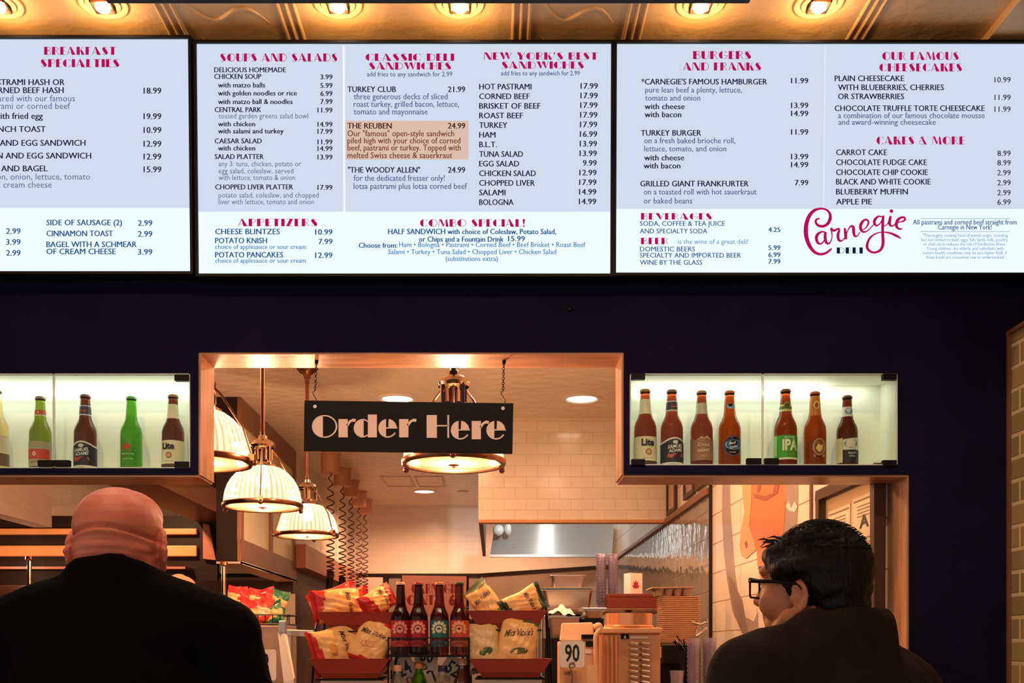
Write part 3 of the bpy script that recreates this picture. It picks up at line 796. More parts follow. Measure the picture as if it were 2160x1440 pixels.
# ================================================================== DISPLAY CASES
M['led'] = emit('case_tube_glow', (250, 253, 240), 5.0)
M['glassedge'] = pm('pale_glass_edge', (214, 226, 216), 0.15)
def display_case(x0, x1, z0, z1, split, label, stay, clips):
    r = thing('display_case', label, 'display case', ((x0 + x1) / 2, F0 + .07, z0), 0, 'lit bottle cases in the dark wall')
    y1 = F0 + .128; e = .004
    m = MB()
    m.box(x0, x1, y1, y1 + e, z0, z1); m.box(x0, x1, F0 + .008, y1, z0, z0 + e); m.box(x0, x1, F0 + .008, y1, z1 - e, z1)
    m.box(x0, x0 + e, F0 + .008, y1, z0 + e, z1 - e); m.box(x1 - e, x1, F0 + .008, y1, z0 + e, z1 - e)
    m.build('liner', M['whiteliner'], r)
    zt = z1 - .030
    t = MB().tube([(x0 + .03, y1 - .018, zt), (x1 - .17 if stay else x1 - .03, y1 - .018, zt)], .008, 10)
    t.build('light_tube', M['led'], r)
    d = bpy.data.lights.new('case_light', 'AREA'); d.shape = 'RECTANGLE'; d.size = x1 - x0 - .08; d.size_y = .02
    d.energy = K_CASE * (x1 - x0); d.color = (1.0, .98, .88)
    o = bpy.data.objects.new('case_light', d); o.location = ((x0 + x1) / 2, y1 - .045, z1 - .008); C.objects.link(o)
    o.rotation_euler = (radians(14), 0, 0)
    for a, b in ((x0 + .001, split - .0008), (split + .0008, x1 - .001)):
        g = MB().box(a, b, F0 + .001, F0 + .005, z0 + .001, z1 - .001).build('glass_door', M['pane'], r)
        ed = MB(); w = .0022
        for q in ((a, a + w, z0, z1), (b - w, b, z0, z1), (a, b, z0, z0 + w), (a, b, z1 - w, z1)):
            ed.box(q[0], q[1], F0 + .0005, F0 + .0055, q[2], q[3])
        sub(g, ed, 'glass_edge', M['glassedge'])
    for cx, cz, w in clips:
        MB().box(cx - w / 2, cx + w / 2, F0 - .006, F0 + .012, cz - .009, cz + .009).build('door_clip', M['black'], r, bevel=.001)
    return r
Zl0, Zl1, Zr0, Zr1 = 2.0225, 2.2995, 2.031, 2.2995
xl, xr = -1.9, -.886
sl, sr = XA(113, F0), XA(1609, F0)
display_case(xl + .001, xr - .001, Zl0, Zl1, sl, 'lit glass-fronted bottle case to the left of the order opening', False,
             [(XA(97, F0), ZA(977, F0), .045), (XA(131, F0), ZA(977, F0), .045), (XA(384, F0), ZA(797, F0), .042), (XA(384, F0), ZA(980, F0), .042)])
display_case(.401, 1.1865, Zr0, Zr1, sr, 'lit glass-fronted bottle case to the right of the order opening', True,
             [(XA(1590, F0), ZA(973, F0), .042), (XA(1627, F0), ZA(973, F0), .042), (XA(1346, F0), ZA(794, F0), .04), (XA(1876, F0), ZA(795, F0), .04), (XA(1876, F0), ZA(977, F0), .04), (XA(1346, F0), ZA(975, F0), .04)])

# ------------------------------------------------------------------ beer bottles
def glass_bottle(name, rgb, rough=.03):
    m = pm(name, rgb, rough, trans=0.92, ior=1.33)
    return m
G = {'amber': glass_bottle('amber_glass', (150, 54, 20)), 'dark': glass_bottle('dark_amber_glass', (104, 42, 26)), 'green': glass_bottle('green_glass', (84, 170, 30)),
     'olive': glass_bottle('olive_glass', (136, 152, 40)), 'clear': glass_bottle('pale_beer_glass', (240, 216, 150)), 'orange': glass_bottle('orange_glass', (176, 70, 22)),
     'cola': glass_bottle('cola_glass', (70, 26, 20)), 'soda': glass_bottle('amber_soda_glass', (120, 44, 24))}
_lm = {}
def LM(rgb, rough=.45):
    if rgb not in _lm: _lm[rgb] = pm('printed_paper_%d_%d_%d' % rgb, rgb, rough, var=(60, .05))
    return _lm[rgb]
LONG = [(0, 0), (.026, 0), (.0300, .003), (.0305, .010), (.0305, .112), (.0300, .122), (.0275, .134), (.022, .147), (.0175, .160), (.0155, .175), (.0140, .205), (.0132, .222), (.0132, .228), (.0142, .229), (.0142, .233)]
CAPP = [(0, .2385), (.0120, .2380), (.0140, .236), (.0152, .232), (.0150, .229), (.0135, .229)]
def rprof(prof, z):
    for (r0, z0), (r1, z1) in zip(prof, prof[1:]):
        if z0 <= z <= z1 and z1 > z0: return r0 + (r1 - r0) * (z - z0) / (z1 - z0)
    return prof[-1][0]
def shell(mb, prof, z0, z1, a0=0, a1=2 * pi, off=.0006, n=40, top=None, mi=0):
    """label wrapped on the bottle; top(u) may shape its upper edge (0..1 across)"""
    K = 8
    full = abs(a1 - a0 - 2 * pi) < 1e-6
    v = []
    for i in range(K + 1):
        for k in range(n + 1):
            a = a0 + (a1 - a0) * k / n
            zt = z1 if top is None else z1 + top(k / n)
            z = z0 + (zt - z0) * i / K; r = rprof(prof, z) + off
            v.append((r * cos(a), r * sin(a), z))
    mb.add(v, [(i * (n + 1) + k, i * (n + 1) + k + 1, (i + 1) * (n + 1) + k + 1, (i + 1) * (n + 1) + k) for i in range(K) for k in range(n)], mi, True)
def wrap(mb, prof, pts, zc, face, off=.0012, mi=0, faces=None):
    """flat (u right, v up) points laid on the bottle around the direction `face`"""
    v = []
    for u, w in pts:
        z = zc + w; r = rprof(prof, z) + off; a = face + u / rprof(prof, zc)
        v.append((r * cos(a), r * sin(a), z))
    mb.add(v, faces or [list(range(len(v)))], mi, False)
def wrap_text(mb, prof, s, zc, face, cap, width=None, bold=.01, off=.0013, shear=0, slope=0):
    v, f, w = text_flat(s, bold, shear)
    width = width or w * cap
    wrap(mb, prof, [(x / w * width - width / 2, y * cap - cap / 2 + slope * (x / w - .5) * width) for x, y in v], zc, face, off, 0, f)
def ell(rx, ry, n=26, a0=0): return [(rx * cos(a0 + 2 * pi * k / n), ry * sin(a0 + 2 * pi * k / n)) for k in range(n)]
def star(r, r2, n=5): return [((r if k % 2 == 0 else r2) * cos(pi / 2 + pi * k / n), (r if k % 2 == 0 else r2) * sin(pi / 2 + pi * k / n)) for k in range(2 * n)]

def beer(px, top, bot, Y, glass, cap, label, base_z, body=None, neck=None, marks=(), words=(), turn=0, fill=True):
    h = (bot - top) * Y / FPX * 1.02
    x = XA(px, Y)
    r = thing('beer_bottle', label, 'bottle', (x, Y, base_z), 0, 'beer bottles in the lit cases')
    k = h / .2385
    r.scale = (k * 1.14, k * 1.14, k)
    MB().lathe(LONG, 32).build('bottle_glass', G[glass], r, local=True, angle=60)
    MB().lathe(CAPP, 21).build('bottle_cap', LM(cap), r, local=True)
    fa = -pi / 2 + turn
    if body:
        for ib, (rgb, z0, z1, a0, a1, topf) in enumerate(body):
            m = MB(); shell(m, LONG, z0, z1, fa + a0, fa + a1, top=topf, off=.0005 + .0003 * ib); m.build('label', LM(rgb), r, local=True)
    if neck:
        for ib, (rgb, z0, z1) in enumerate(neck):
            m = MB(); shell(m, LONG, z0, z1, fa - 2.4, fa + 2.4, off=.0005 + .0003 * ib); m.build('neck_label', LM(rgb), r, local=True)
    for rgb, pts, u, z, off in marks:
        m = MB(); R0 = rprof(LONG, z); wrap(m, LONG, pts, z, fa + u / R0, off); m.build('emblem', LM(rgb), r, local=True)
    for rgb, s_, u, z, cp, w, b, sh, sl in words:
        m = MB(); R0 = rprof(LONG, z); wrap_text(m, LONG, s_, z, fa + u / R0, cp, w, b, .0022, sh, sl); m.build('lettering', LM(rgb), r, local=True)
    return r
YB_ = F0 + .055
zl_, zr_ = Zl0 + .0042, Zr0 + .0042
W2 = 2.6
wave = lambda u: .006 * sin(u * pi)
bend = lambda u: .007 * cos((u - .5) * 9)
# left case, left to right
beer(-8, 818, 985, YB_, 'clear', (226, 224, 214), 'clear pale beer bottle cut off by the left photo edge', zl_, [((226, 214, 190), .05, .098, -W2, W2, None), ((110, 84, 62), .008, .045, -W2, W2, None)],
     [], [((120, 92, 70), ell(.010, .003), .008, .08, .0012)], [])
beer(85, 833, 984, YB_, 'olive', (150, 140, 104), 'yellow-green beer bottle with red diamond label, beside the left edge bottle', zl_, [((170, 160, 134), .006, .082, -W2, W2, wave), ((206, 66, 48), .030, .062, -1.5, 1.3, None)],
     [((206, 70, 44), .178, .192), ((216, 204, 168), .173, .177)], [((236, 216, 200), [(-.007, 0), (0, -.009), (.007, 0), (0, .009)], -.004, .047, .0014), ((236, 216, 200), [(-.003, 0), (0, -.004), (.003, 0), (0, .004)], 0, .185, .0014)],
     [((96, 84, 66), 'IMPORTED', 0, .020, .004, None, .01, 0, 0)])
SAM = dict(body=[((226, 224, 230), .004, .079, -2.2, 2.2, bend), ((34, 28, 40), .009, .074, -2.1, 2.1, bend)], neck=[((214, 212, 218), .170, .202), ((60, 52, 70), .174, .199)],
           marks=[((206, 204, 214), ell(.007, .006), 0, .071, .0022), ((176, 70, 66), [(-.022, -.005), (-.01, -.008), (.012, -.008), (.022, -.005), (.02, .004), (0, .007), (-.02, .004)], .0, .030, .0022), ((206, 60, 60), ell(.007, .003), 0, .184, .0018)],
           words=[((226, 224, 232), 'SAMUEL', 0, .058, .0100, .040, .02, .2, .12), ((226, 224, 232), 'ADAMS', .001, .0455, .0100, .037, .02, .2, .12)])
beer(180, 829, 984, YB_, 'dark', (120, 88, 76), 'dark amber beer bottle with navy and red label in the left case, second door', zl_, **SAM)
beer(277, 833, 984, YB_, 'green', (96, 190, 90), 'green beer bottle with a red star', zl_, None, None,
     [((206, 44, 34), star(.0175, .0070), -.003, .070, .0012)], [((176, 206, 150), 'IMPORTED', 0, .046, .005, .036, .01, 0, 0), ((170, 200, 144), 'LAGER BEER', 0, .030, .004, .03, .01, 0, 0)])
LITE = dict(body=[((226, 216, 190), .014, .088, -2.4, 2.4, None), ((74, 50, 34), .006, .013, -2.4, 2.4, None)], neck=[((222, 214, 190), .160, .206)],
            marks=[((166, 110, 72), ell(.0085, .0100), .002, .041, .0014), ((206, 170, 120), ell(.0050, .0062), .002, .041, .0018)],
            words=[((30, 28, 40), 'Lite', 0, .070, .0185, .034, .05, 0, 0), ((120, 96, 70), 'A FINE PILSNER', 0, .022, .003, .028, 0, 0, 0)])
beer(365, 829, 984, YB_, 'dark', (176, 132, 64), 'amber bottle with cream Lite label in the left case by the opening', zl_, turn=-.15, **LITE)
# right case, left to right
beer(1361, 820, 980, YB_, 'amber', (176, 136, 66), 'amber bottle with cream Lite label at the left end of the right case', zr_, turn=.1, **LITE)
beer(1417, 821, 980, YB_, 'amber', (120, 96, 96), 'amber beer bottle with navy and red label in the right case', zr_, turn=.15, **SAM)
beer(1480, 823, 980, YB_, 'amber', (170, 120, 84), 'amber bottle with tan mountain label lettered Coors Light', zr_,
     [((158, 112, 92), .016, .078, -2.3, 2.3, lambda u: .010 * abs(sin(u * 9)))], [((196, 186, 168), .163, .198)], [((210, 186, 160), [(-.02, 0), (-.006, .010), (0, .005), (.009, .012), (.02, 0)], 0, .080, .0016)],
     [((214, 190, 168), 'Coors', 0, .064, .010, .032, .03, .15, 0), ((226, 206, 184), 'LIGHT', 0, .046, .008, .032, .03, 0, 0), ((206, 180, 160), 'BEER', 0, .028, .004, .014, 0, 0, 0)])
beer(1539, 823, 980, YB_, 'orange', (206, 104, 50), 'orange amber bottle with blue oval label', zr_,
     None, None, [((44, 92, 160), ell(.0265, .030), .004, .060, .0010), ((150, 186, 220), ell(.023, .016), .005, .064, .0016), ((40, 88, 160), ell(.021, .0135), .006, .064, .0019), ((120, 168, 214), ell(.011, .009), 0, .188, .0012)],
     [((226, 234, 244), 'Bud', 0, .069, .008, .018, .03, .2, .2), ((226, 234, 244), 'Light', .004, .057, .007, .022, .03, .2, .2), ((206, 220, 238), 'LAGER', .002, .040, .004, .018, 0, 0, 0)])
beer(1657, 820, 980, YB_, 'amber', (120, 88, 54), 'amber bottle with bright green label lettered IPA', zr_,
     [((70, 166, 58), .024, .092, -2.4, 2.4, None), ((236, 232, 206), .018, .0235, -2.4, 2.4, None), ((156, 206, 120), .030, .092, -1.5, -1.05, None)], [((196, 206, 120), .168, .176), ((196, 206, 120), .184, .190), ((86, 96, 52), .176, .184)],
     [((150, 160, 90), ell(.009, .0115), 0, .186, .0014), ((74, 84, 48), ell(.006, .008), 0, .186, .0018), ((110, 150, 60), ell(.013, .006), .008, .034, .0018)],
     [((238, 242, 214), 'IPA', .004, .062, .031, .040, .04, 0, 0), ((226, 236, 190), 'GOOSE', .002, .085, .006, .026, .02, 0, 0)])
beer(1719, 825, 980, YB_, 'orange', (196, 92, 44), 'amber bottle with round brown badge label and orange neck', zr_,
     None, [((206, 120, 50), .160, .222)], [((122, 74, 46), ell(.021, .030), .003, .058, .0010), ((206, 150, 96), ell(.018, .027), .003, .058, .0014), ((140, 84, 52), ell(.0145, .0215), .003, .058, .0017), ((232, 196, 130), [(-.010, -.004), (-.004, .012), (.004, .006), (.010, .012), (.008, -.006), (0, -.016)], .003, .056, .0020),
                                               ((236, 206, 120), ell(.008, .013), 0, .194, .0014), ((150, 84, 40), ell(.004, .007), 0, .194, .0018), ((206, 160, 100), [(-.014, -.004), (.014, -.004), (.016, .003), (-.016, .003)], .003, .030, .0020)],
     [((84, 50, 34), 'ALE', .003, .079, .004, .012, .01, 0, 0)])
beer(1787, 833, 980, YB_, 'dark', (110, 84, 66), 'shorter amber bottle with blue moon label, last in the right case', zr_,
     [((232, 222, 176), .016, .092, -2.4, -.75, None), ((30, 34, 46), .010, .052, -.72, 2.2, None), ((226, 224, 214), .052, .086, -.72, 2.2, wave), ((226, 222, 206), .010, .0155, -2.4, -.75, None)], [((226, 228, 226), .166, .199)],
     [((84, 142, 190), ell(.0195, .0165), .002, .074, .0016), ((206, 226, 238), [(-.016, -.003), (.016, .002), (.016, .0045), (-.016, -.0005)], .002, .072, .0020), ((110, 160, 206), ell(.011, .010), 0, .184, .0014)],
     [((236, 240, 244), 'BLUE MOON', .002, .0765, .0045, .028, .02, 0, .15), ((206, 212, 218), 'Belgian', .004, .042, .007, .022, .01, .1, .1), ((206, 212, 218), 'White', .004, .031, .006, .018, .01, .1, .1)])

# ================================================================== ORDER HERE SIGN
Yn = 3.062
os_ = thing('order_sign', 'black hanging sign reading Order Here in pale deco letters', 'sign', P(862, 900, Yn))
c4 = [P(642, 844, Yn), P(1083, 850, Yn), P(1081, 956, Yn), P(640, 950, Yn)]
MB().slab(c4, (0, .012, 0)).build('board', M['black'], os_, bevel=.001)
le = MB(); Yl = Yn - .0022
for ch, x0, x1, yb in (('O', 658, 711, 923), ('r', 714, 750, 922), ('d', 746, 795, 922), ('e', 798, 839, 922), ('r', 842, 878, 922), ('H', 900, 948, 923), ('e', 951, 992, 926), ('r', 995, 1031, 926), ('e', 1026, 1068, 926)):
    polys, w = deco(ch)
    hh = 48 if ch in 'OHd' else 48
    for q in polys:
        le.slab([P(x0 + x / w * (x1 - x0), yb - y * hh, Yl) for x, y in q], (0, .002, 0))
le.build('lettering', pm('pale_pink_letters', (246, 216, 200), .5), os_)
for px, py in ((664.5, 857), (1061, 861)):
    e_ = MB(); c = P(px, py, Yn)
    e_.lathe([(.004, -.003), (.0075, -.003), (.0075, .0), (.004, .0)], 20, c, Matrix.Rotation(pi / 2, 3, 'X'))
    e_.disc(c + Vector((0, -.0012, 0)), .0055, R=Matrix.Rotation(pi / 2, 3, 'X'), mi=1)
    e_.build('eyelet', [M['bronze'], M['white']], os_)
for px, hx in ((664, 668), (1061, 1063)):
    top = Vector((XA(hx, 3.07), 3.068, zc - e)); bot = P(px, 846, 3.068)
    ch = MB(); n = 13; ln = top - (bot + Vector((0, 0, .028)))
    for i in range(n):
        c = bot + Vector((0, 0, .028)) + ln * ((i + .5) / n); h = ln.length / n * .72
        ax = Vector((1, 0, 0)) if i % 2 else Vector((0, 1, 0))
        ch.tube([c + ax * .0032 * cos(2 * pi * k / 10) + Vector((0, 0, h * sin(2 * pi * k / 10))) for k in range(10)], .0011, 5, closed=True)
    ch.build('chain', M['blackmetal'], os_)
    hk = MB(); hk.tube([bot + Vector((.006 * sin(t * 5.2), 0, -.014 + .044 * t)) for t in [k / 12 for k in range(13)]], .0014, 6)
    hk.build('hook', M['blackmetal'], os_)
    MB().lathe([(0, 0), (.006, 0), (.006, -.006), (.003, -.012), (0, -.012)], 12, top).build('ceiling_eye', M['blackmetal'], os_)

# ================================================================== PENDANT LAMPS
def ribbed_glass():
    m = bpy.data.materials.new('prismatic_glass'); m.use_nodes = True
    nt = m.node_tree; nt.nodes.remove(nt.nodes['Principled BSDF'])
    tr = nt.nodes.new('ShaderNodeBsdfTransparent'); tr.inputs[0].default_value = (1, .97, .9, 1)
    tl = nt.nodes.new('ShaderNodeBsdfTranslucent'); tl.inputs[0].default_value = (.95, .9, .8, 1)
    gl = nt.nodes.new('ShaderNodeBsdfGlossy'); gl.inputs['Roughness'].default_value = .12
    a = nt.nodes.new('ShaderNodeMixShader')
    tc = nt.nodes.new('ShaderNodeTexCoord'); sp = nt.nodes.new('ShaderNodeSeparateXYZ'); nt.links.new(tc.outputs['Object'], sp.inputs[0])
    at = nt.nodes.new('ShaderNodeMath'); at.operation = 'ARCTAN2'; nt.links.new(sp.outputs[1], at.inputs[0]); nt.links.new(sp.outputs[0], at.inputs[1])
    mu = nt.nodes.new('ShaderNodeMath'); mu.operation = 'MULTIPLY'; mu.inputs[1].default_value = 44; nt.links.new(at.outputs[0], mu.inputs[0])
    sn = nt.nodes.new('ShaderNodeMath'); sn.operation = 'SINE'; nt.links.new(mu.outputs[0], sn.inputs[0])
    mr = nt.nodes.new('ShaderNodeMapRange'); mr.inputs[1].default_value = -1; mr.inputs[2].default_value = 1; mr.inputs[3].default_value = .035; mr.inputs[4].default_value = .13
    nt.links.new(sn.outputs[0], mr.inputs[0]); nt.links.new(mr.outputs[0], a.inputs[0])
    b = nt.nodes.new('ShaderNodeMixShader'); b.inputs[0].default_value = .12
    nt.links.new(tr.outputs[0], a.inputs[1]); nt.links.new(tl.outputs[0], a.inputs[2])
    nt.links.new(a.outputs[0], b.inputs[1]); nt.links.new(gl.outputs[0], b.inputs[2])
    nt.links.new(b.outputs[0], nt.nodes['Material Output'].inputs[0])
    return m
M['prism'] = ribbed_glass()
M['diffuser'] = clear('frosted_lens', (255, 244, 224), .06, .2, .09, (250, 240, 216))
M['lampbulb'] = emit('lamp_bulb', (255, 232, 190), 30.0)
def pendant(x, y, zr, label, first=None, turn=0):
    R = .172
    if first is not None:
        r = copy_tree(first); r.location = (x, y, zr); r.rotation_euler = (0, 0, turn)
        tag(r, label, 'lamp', 'ribbed glass pendant lamps')
        # drop rod reaches the ceiling at every lamp
    else:
        r = thing('pendant_lamp', label, 'lamp', (x, y, zr), turn, 'ribbed glass pendant lamps')
        d = MB(); n = 160
        prof = [(.168, .006), (.167, .03), (.162, .06), (.152, .09), (.136, .118), (.112, .145), (.086, .164), (.066, .172)]
        v = []
        for pr, pz in prof:
            for k in range(n):
                rr = pr * (1 + (.010 if k % 2 else -.010)); a = 2 * pi * k / n; v.append((rr * cos(a), rr * sin(a), pz))
        d.add(v, [(i * n + k, i * n + (k + 1) % n, (i + 1) * n + (k + 1) % n, (i + 1) * n + k) for i in range(len(prof) - 1) for k in range(n)])
        d.build('glass_dome', M['prism'], r, local=True)
        MB().lathe([(.160, -.006), (.172, -.008), (.177, -.002), (.177, .010), (.172, .014), (.164, .012)], 64).build('rim', M['bronze'], r, local=True)
        le = MB().lathe([(0, -.004), (.08, -.0035), (.162, .001), (.162, .004), (.08, 0), (0, -.0005)], 48); lo = le.build('lens', M['diffuser'], r, local=True)
        MB().lathe([(0, -.016), (.005, -.015), (.005, -.008), (.018, -.007), (.018, -.004), (0, -.004)], 16).build('finial', M['bronze'], r, local=True)
        f = MB()
        f.lathe([(.07, .170), (.072, .178), (.056, .186), (.05, .19), (.05, .20)], 32)
        for k in range(4):
            a = k * pi / 2 + .5; f.tube([(.046 * cos(a), .046 * sin(a), .195), (.046 * cos(a), .046 * sin(a), .262)], .009, 8)
        f.lathe([(.052, .258), (.056, .268), (.050, .282), (.034, .292), (.022, .297), (.020, .310), (.012, .314), (.012, .33)], 32)
        f.build('fitter', M['chrome'], r, local=True)
        MB().lathe([(.024, .20), (.026, .25), (.018, .258)], 20).build('socket', M['chrome'], r, local=True)
        for k in range(3):
            a = k * 2 * pi / 3 + .35; ca, sa = cos(a), sin(a)
            s_ = MB().tube([(.050 * ca, .050 * sa, .25), (.075 * ca, .075 * sa, .225), (.150 * ca, .150 * sa, .115), (.182 * ca, .182 * sa, .016)], .0042, 8)
            so = s_.build('strut', M['bronze'], r, local=True)
            cl = MB().boxc((.184 * ca, .184 * sa, .010), (.022, .022, .022), Matrix.Rotation(a, 3, 'Z')); cl.sphere((.192 * ca, .192 * sa, -.006), .011, 12)
            co = cl.build('thumb_clamp', M['bronze'], None); co.parent = so
        MB().lathe([(0, .082), (.020, .085), (.030, .102), (.028, .125), (.018, .145), (.014, .18), (0, .18)], 20).build('bulb', M['lampbulb'], r, local=True)
        hgt = CEIL - zr
        MB().tube([(0, 0, .325), (0, 0, hgt - .03)], .0105, 12).build('rod', M['bronze'], r, local=True)
        MB().lathe([(0, hgt), (.062, hgt), (.060, hgt - .012), (.040, hgt - .034), (.020, hgt - .046), (.020, hgt - .062), (.013, hgt - .066), (.013, hgt - .09)], 32).build('canopy', M['bronze'], r, local=True)
    light('pendant_glow', 'POINT', (x, y, zr + .052), K_PEND, WARM, .02)
    return r
ZP = 2.118
p0 = pendant(XA(957, 3.46), 3.46, ZP, 'ribbed glass pendant lamp half hidden behind the order sign', turn=.2)
pendant(-.985, 3.44, ZP, 'big ribbed glass pendant lamp cut off by the left side of the opening', p0, -.5)
pendant(XA(554, 4.52), 4.52, ZP, 'ribbed glass pendant lamp hanging in full view, second of the left row', p0, .35)
pendant(-4.3, 8.2, ZP, 'unseen ribbed glass pendant lamp added to light the left station, further back, outside the photo', p0, .8)  # extra lamp out of view, added to brighten the left rails and ceiling
pendant(-5.2, 10.3, ZP, 'unseen ribbed glass pendant lamp added to light the far left ceiling, furthest back, outside the photo', p0, .5)  # added out of view to lift the dark ceiling behind the canopy
pendant(-3.7, 6.6, ZP, 'unseen ribbed glass pendant lamp added to light the left station, nearer, outside the photo', p0, .1)  # another added lamp out of view, lighting the left station
pendant(XA(648, 5.72), 5.72, ZP, 'smaller ribbed glass pendant lamp furthest back, below the order sign', p0, 1.2)

# ------------------------------------------------------------------ ceiling downlights
M['downlens'] = emit('downlight_lens', (255, 240, 205), 6.0)
def downlight(x, y, label, power=K_DOWN):
    r = thing('downlight', label, 'light', (x, y, CEIL), 0, 'recessed downlights behind the counter')
    MB().lathe([(.125, 0), (.125, -.005), (.105, -.009), (.094, -.003)], 40, (x, y, CEIL)).build('trim_ring', M['white'], r)
    MB().disc((x, y, CEIL - .0025), .093, n=32).build('lens', M['downlens'], r)
    light('downlight_beam', 'SPOT', (x, y, CEIL - .03), power * 2.2, WARM, .08, (0, 0, 0), radians(168), .6)
downlight(XA(1227, 6.45), 6.45, 'round downlight in the ceiling right of the order sign', K_DOWN * .10)
downlight(XA(838, 6.45), 6.45, 'round downlight just above the top edge of the order sign', K_DOWN * .4)
downlight(XA(895, 10.3), 10.3, 'small far downlight below the order sign', K_DOWN * 2.0)
downlight(.55, 4.6, 'unseen downlight added to light the right work counter, hidden above the opening')  # unseen fill lamp added for light over the work counter
downlight(-.1, 5.0, 'unseen downlight added to light the aisle, hidden above the opening')  # added where it cannot be seen, to raise the aisle light
downlight(-2.0, 4.6, 'unseen downlight added to light the left aisle, hidden above the left case', K_DOWN * 2.2)  # invented lamp out of view, brightens the left aisle
downlight(-2.9, 8.2, 'unseen downlight added to light the left canopy, hidden above the left case', K_DOWN * 2.2)  # unseen, added to bring light to the canopy side
downlight(.72, 3.6, 'unseen downlight added to brighten the near right wall, hidden above the right case', K_DOWN * .5)  # added out of view because the wall by the notice case was dark
dk = MB().disc((XA(977, 10.3), 10.3, CEIL - .003), .06)
tag(dk.build('ceiling_speaker', M['tan']), 'small dark disc on the far ceiling beside the far downlight', 'speaker')
# ceiling access hatch
hy0, hy1 = 1.56 * FPX / (1363 - 1004), 1.56 * FPX / (1363 - 1026)
hh = thing('ceiling_hatch', 'framed access panel in the ceiling beneath the order sign', 'hatch', (-.95, (hy0 + hy1) / 2, CEIL))
for a, b in ((800, 866), (872, 934)):
    m = MB(); xa, xb = XA(a, hy0), XA(b, hy0); w = .018
    for q in ((xa, xb, hy0, hy0 + w), (xa, xb, hy1 - w, hy1), (xa, xa + w, hy0 + w, hy1 - w), (xb - w, xb, hy0 + w, hy1 - w)):
        m.box(q[0], q[1], q[2], q[3], CEIL - .006, CEIL)
    m.build('hatch_frame', M['cream'], hh)
# hood light and the stainless hood behind the bulkhead
hd = thing('exhaust_hood', 'stainless exhaust hood under the tiled bulkhead', 'hood', (.55, 8.4, 2.36))
yb = 9.75
b0 = [P(1033, 1172, yb), P(1290, 1172, yb), P(1296, 1101, yb + .15), P(1045, 1101, yb + .15)]
MB().slab(b0, (0, .03, 0)).build('back_panel', M['steelmatte'], hd)
m = MB().slab([(-.10, 7.09, 2.37), (-.10, 9.9, 2.37), (-.10, 9.9, CEIL - .03), (-.10, 7.09, CEIL - .03)], (.03, 0, 0)); m.build('side_panel', M['brown'], hd)
MB().box(-.06, WX - .01, 7.09, 9.95, CEIL - .06, CEIL - .02).build('top_panel', M['steel'], hd)
a, b = P(1033, 1176, yb), P(1290, 1176, yb)
MB().box(a.x, b.x, yb - .04, yb + .02, 2.348, 2.372).build('drip_rail', M['steel'], hd)
lj = P(1060, 1119, yb)
m = MB().sphere(lj + Vector((-.04, -.05, 0)), (.055, .05, .055), 16); m.sphere(lj + Vector((.05, -.05, .01)), (.035, .04, .06), 14); m.build('lamp_jar', pm('white_glass_jar', (226, 222, 210), .2), hd)
light('hood_spot', 'SPOT', (.45, 8.0, 2.95), 85.0, (.96, .98, 1.0), .05, (radians(75), 0, 0), radians(80), .6)
hl_ = emit('hood_lamp_glow', (245, 250, 255), 9.0)
MB().tube([(.54, 9.0, 2.965), (.54, 9.82, 2.965)], .03, 14).build('tube_lamp', hl_, hd)
MB().boxc((.3, 8.3, CEIL - .075), (.10, .9, .03)).build('strip_lamp', hl_, hd)
light('hood_light', 'POINT', (.5, 8.7, 2.85), 6.0, (.95, .98, 1.0), .1)
# ================================================================== LEFT SIDE BEHIND THE COUNTER
# framed light box hanging from the ceiling
lb = thing('hanging_display_box', 'framed bulkhead box with pale glass panels hanging behind the left pendant lamps', 'bulkhead', (-1.68, 7.3, 2.03))
MB().box(-1.73, -1.60, 6.40, 8.2, 2.03, CEIL - .002).build('box_body', M['darkbrown'], lb)
m = MB()
ys = [6.40, 7.30, 8.2]
for z0, z1 in ((2.03, 2.17), (2.90, CEIL - .002)): m.box(-1.60, -1.575, 6.40, 8.2, z0, z1)
for a in (6.40, 7.26, 8.12): m.box(-1.60, -1.575, a, a + .08, 2.17, 2.90)
m.build('frame', M['brown2'], lb, bevel=.004)
for a, b in ((6.48, 7.26), (7.34, 8.12)): MB().box(-1.60, -1.590, a, b, 2.17, 2.90).build('glass_panel', M['panelglass'], lb)
MB().box(-1.73, -1.57, 6.40, 8.2, 2.018, 2.03).build('underside', M['tan'], lb)
MB().box(-1.578, -1.570, 6.40, 8.2, 2.014, 2.034).build('edge_strip', M['chrome'], lb)

# canopy of the left station: dark panel with two light rails
cy = 9.05
sc = thing('service_canopy', 'dark canopy with two lit wooden rails behind the bald man', 'canopy', (-3.4, cy, 2.2))
MB().box(-5.8, -2.45, cy + .05, cy + .12, 2.05, ZA(1086, cy)).build('back_panel', M['darkbrown'], sc)
MB().box(-5.8, -2.62, cy, cy + .05, ZA(1127, cy), ZA(1114, cy)).build('upper_rail', M['orangewood'], sc, bevel=.01)
MB().box(-5.8, -2.62, cy, cy + .05, ZA(1173, cy), ZA(1150, cy)).build('lower_rail', M['orangewood'], sc, bevel=.01)
q = [P(428, 1104, cy), P(440, 1106, cy), P(455, 1181, cy), P(428, 1178, cy)]
MB().slab(q, (0, .06, 0)).build('end_bracket', M['reddish'], sc)
m = MB().box(-5.8, -2.66, cy - .2, cy + .04, 2.17, 2.19); m.build('shelf', M['reddish'], sc)
bc = thing('back_cabinet', 'dark red-brown cabinet under the left canopy', 'cabinet', (-3.6, 9.3, 0))
MB().box(-5.8, -2.2, 9.0, 9.6, 0, 2.04).build('carcass', pm('red_brown_cabinet', (86, 44, 32), .3, var=(4, .2)), bc)
for a in (-5.0, -4.0, -3.0): MB().box(a - .42, a + .42, 8.985, 9.0, .3, 1.95).build('door', pm('mahogany_door', (96, 50, 36), .25, var=(4, .2)), bc, bevel=.01)
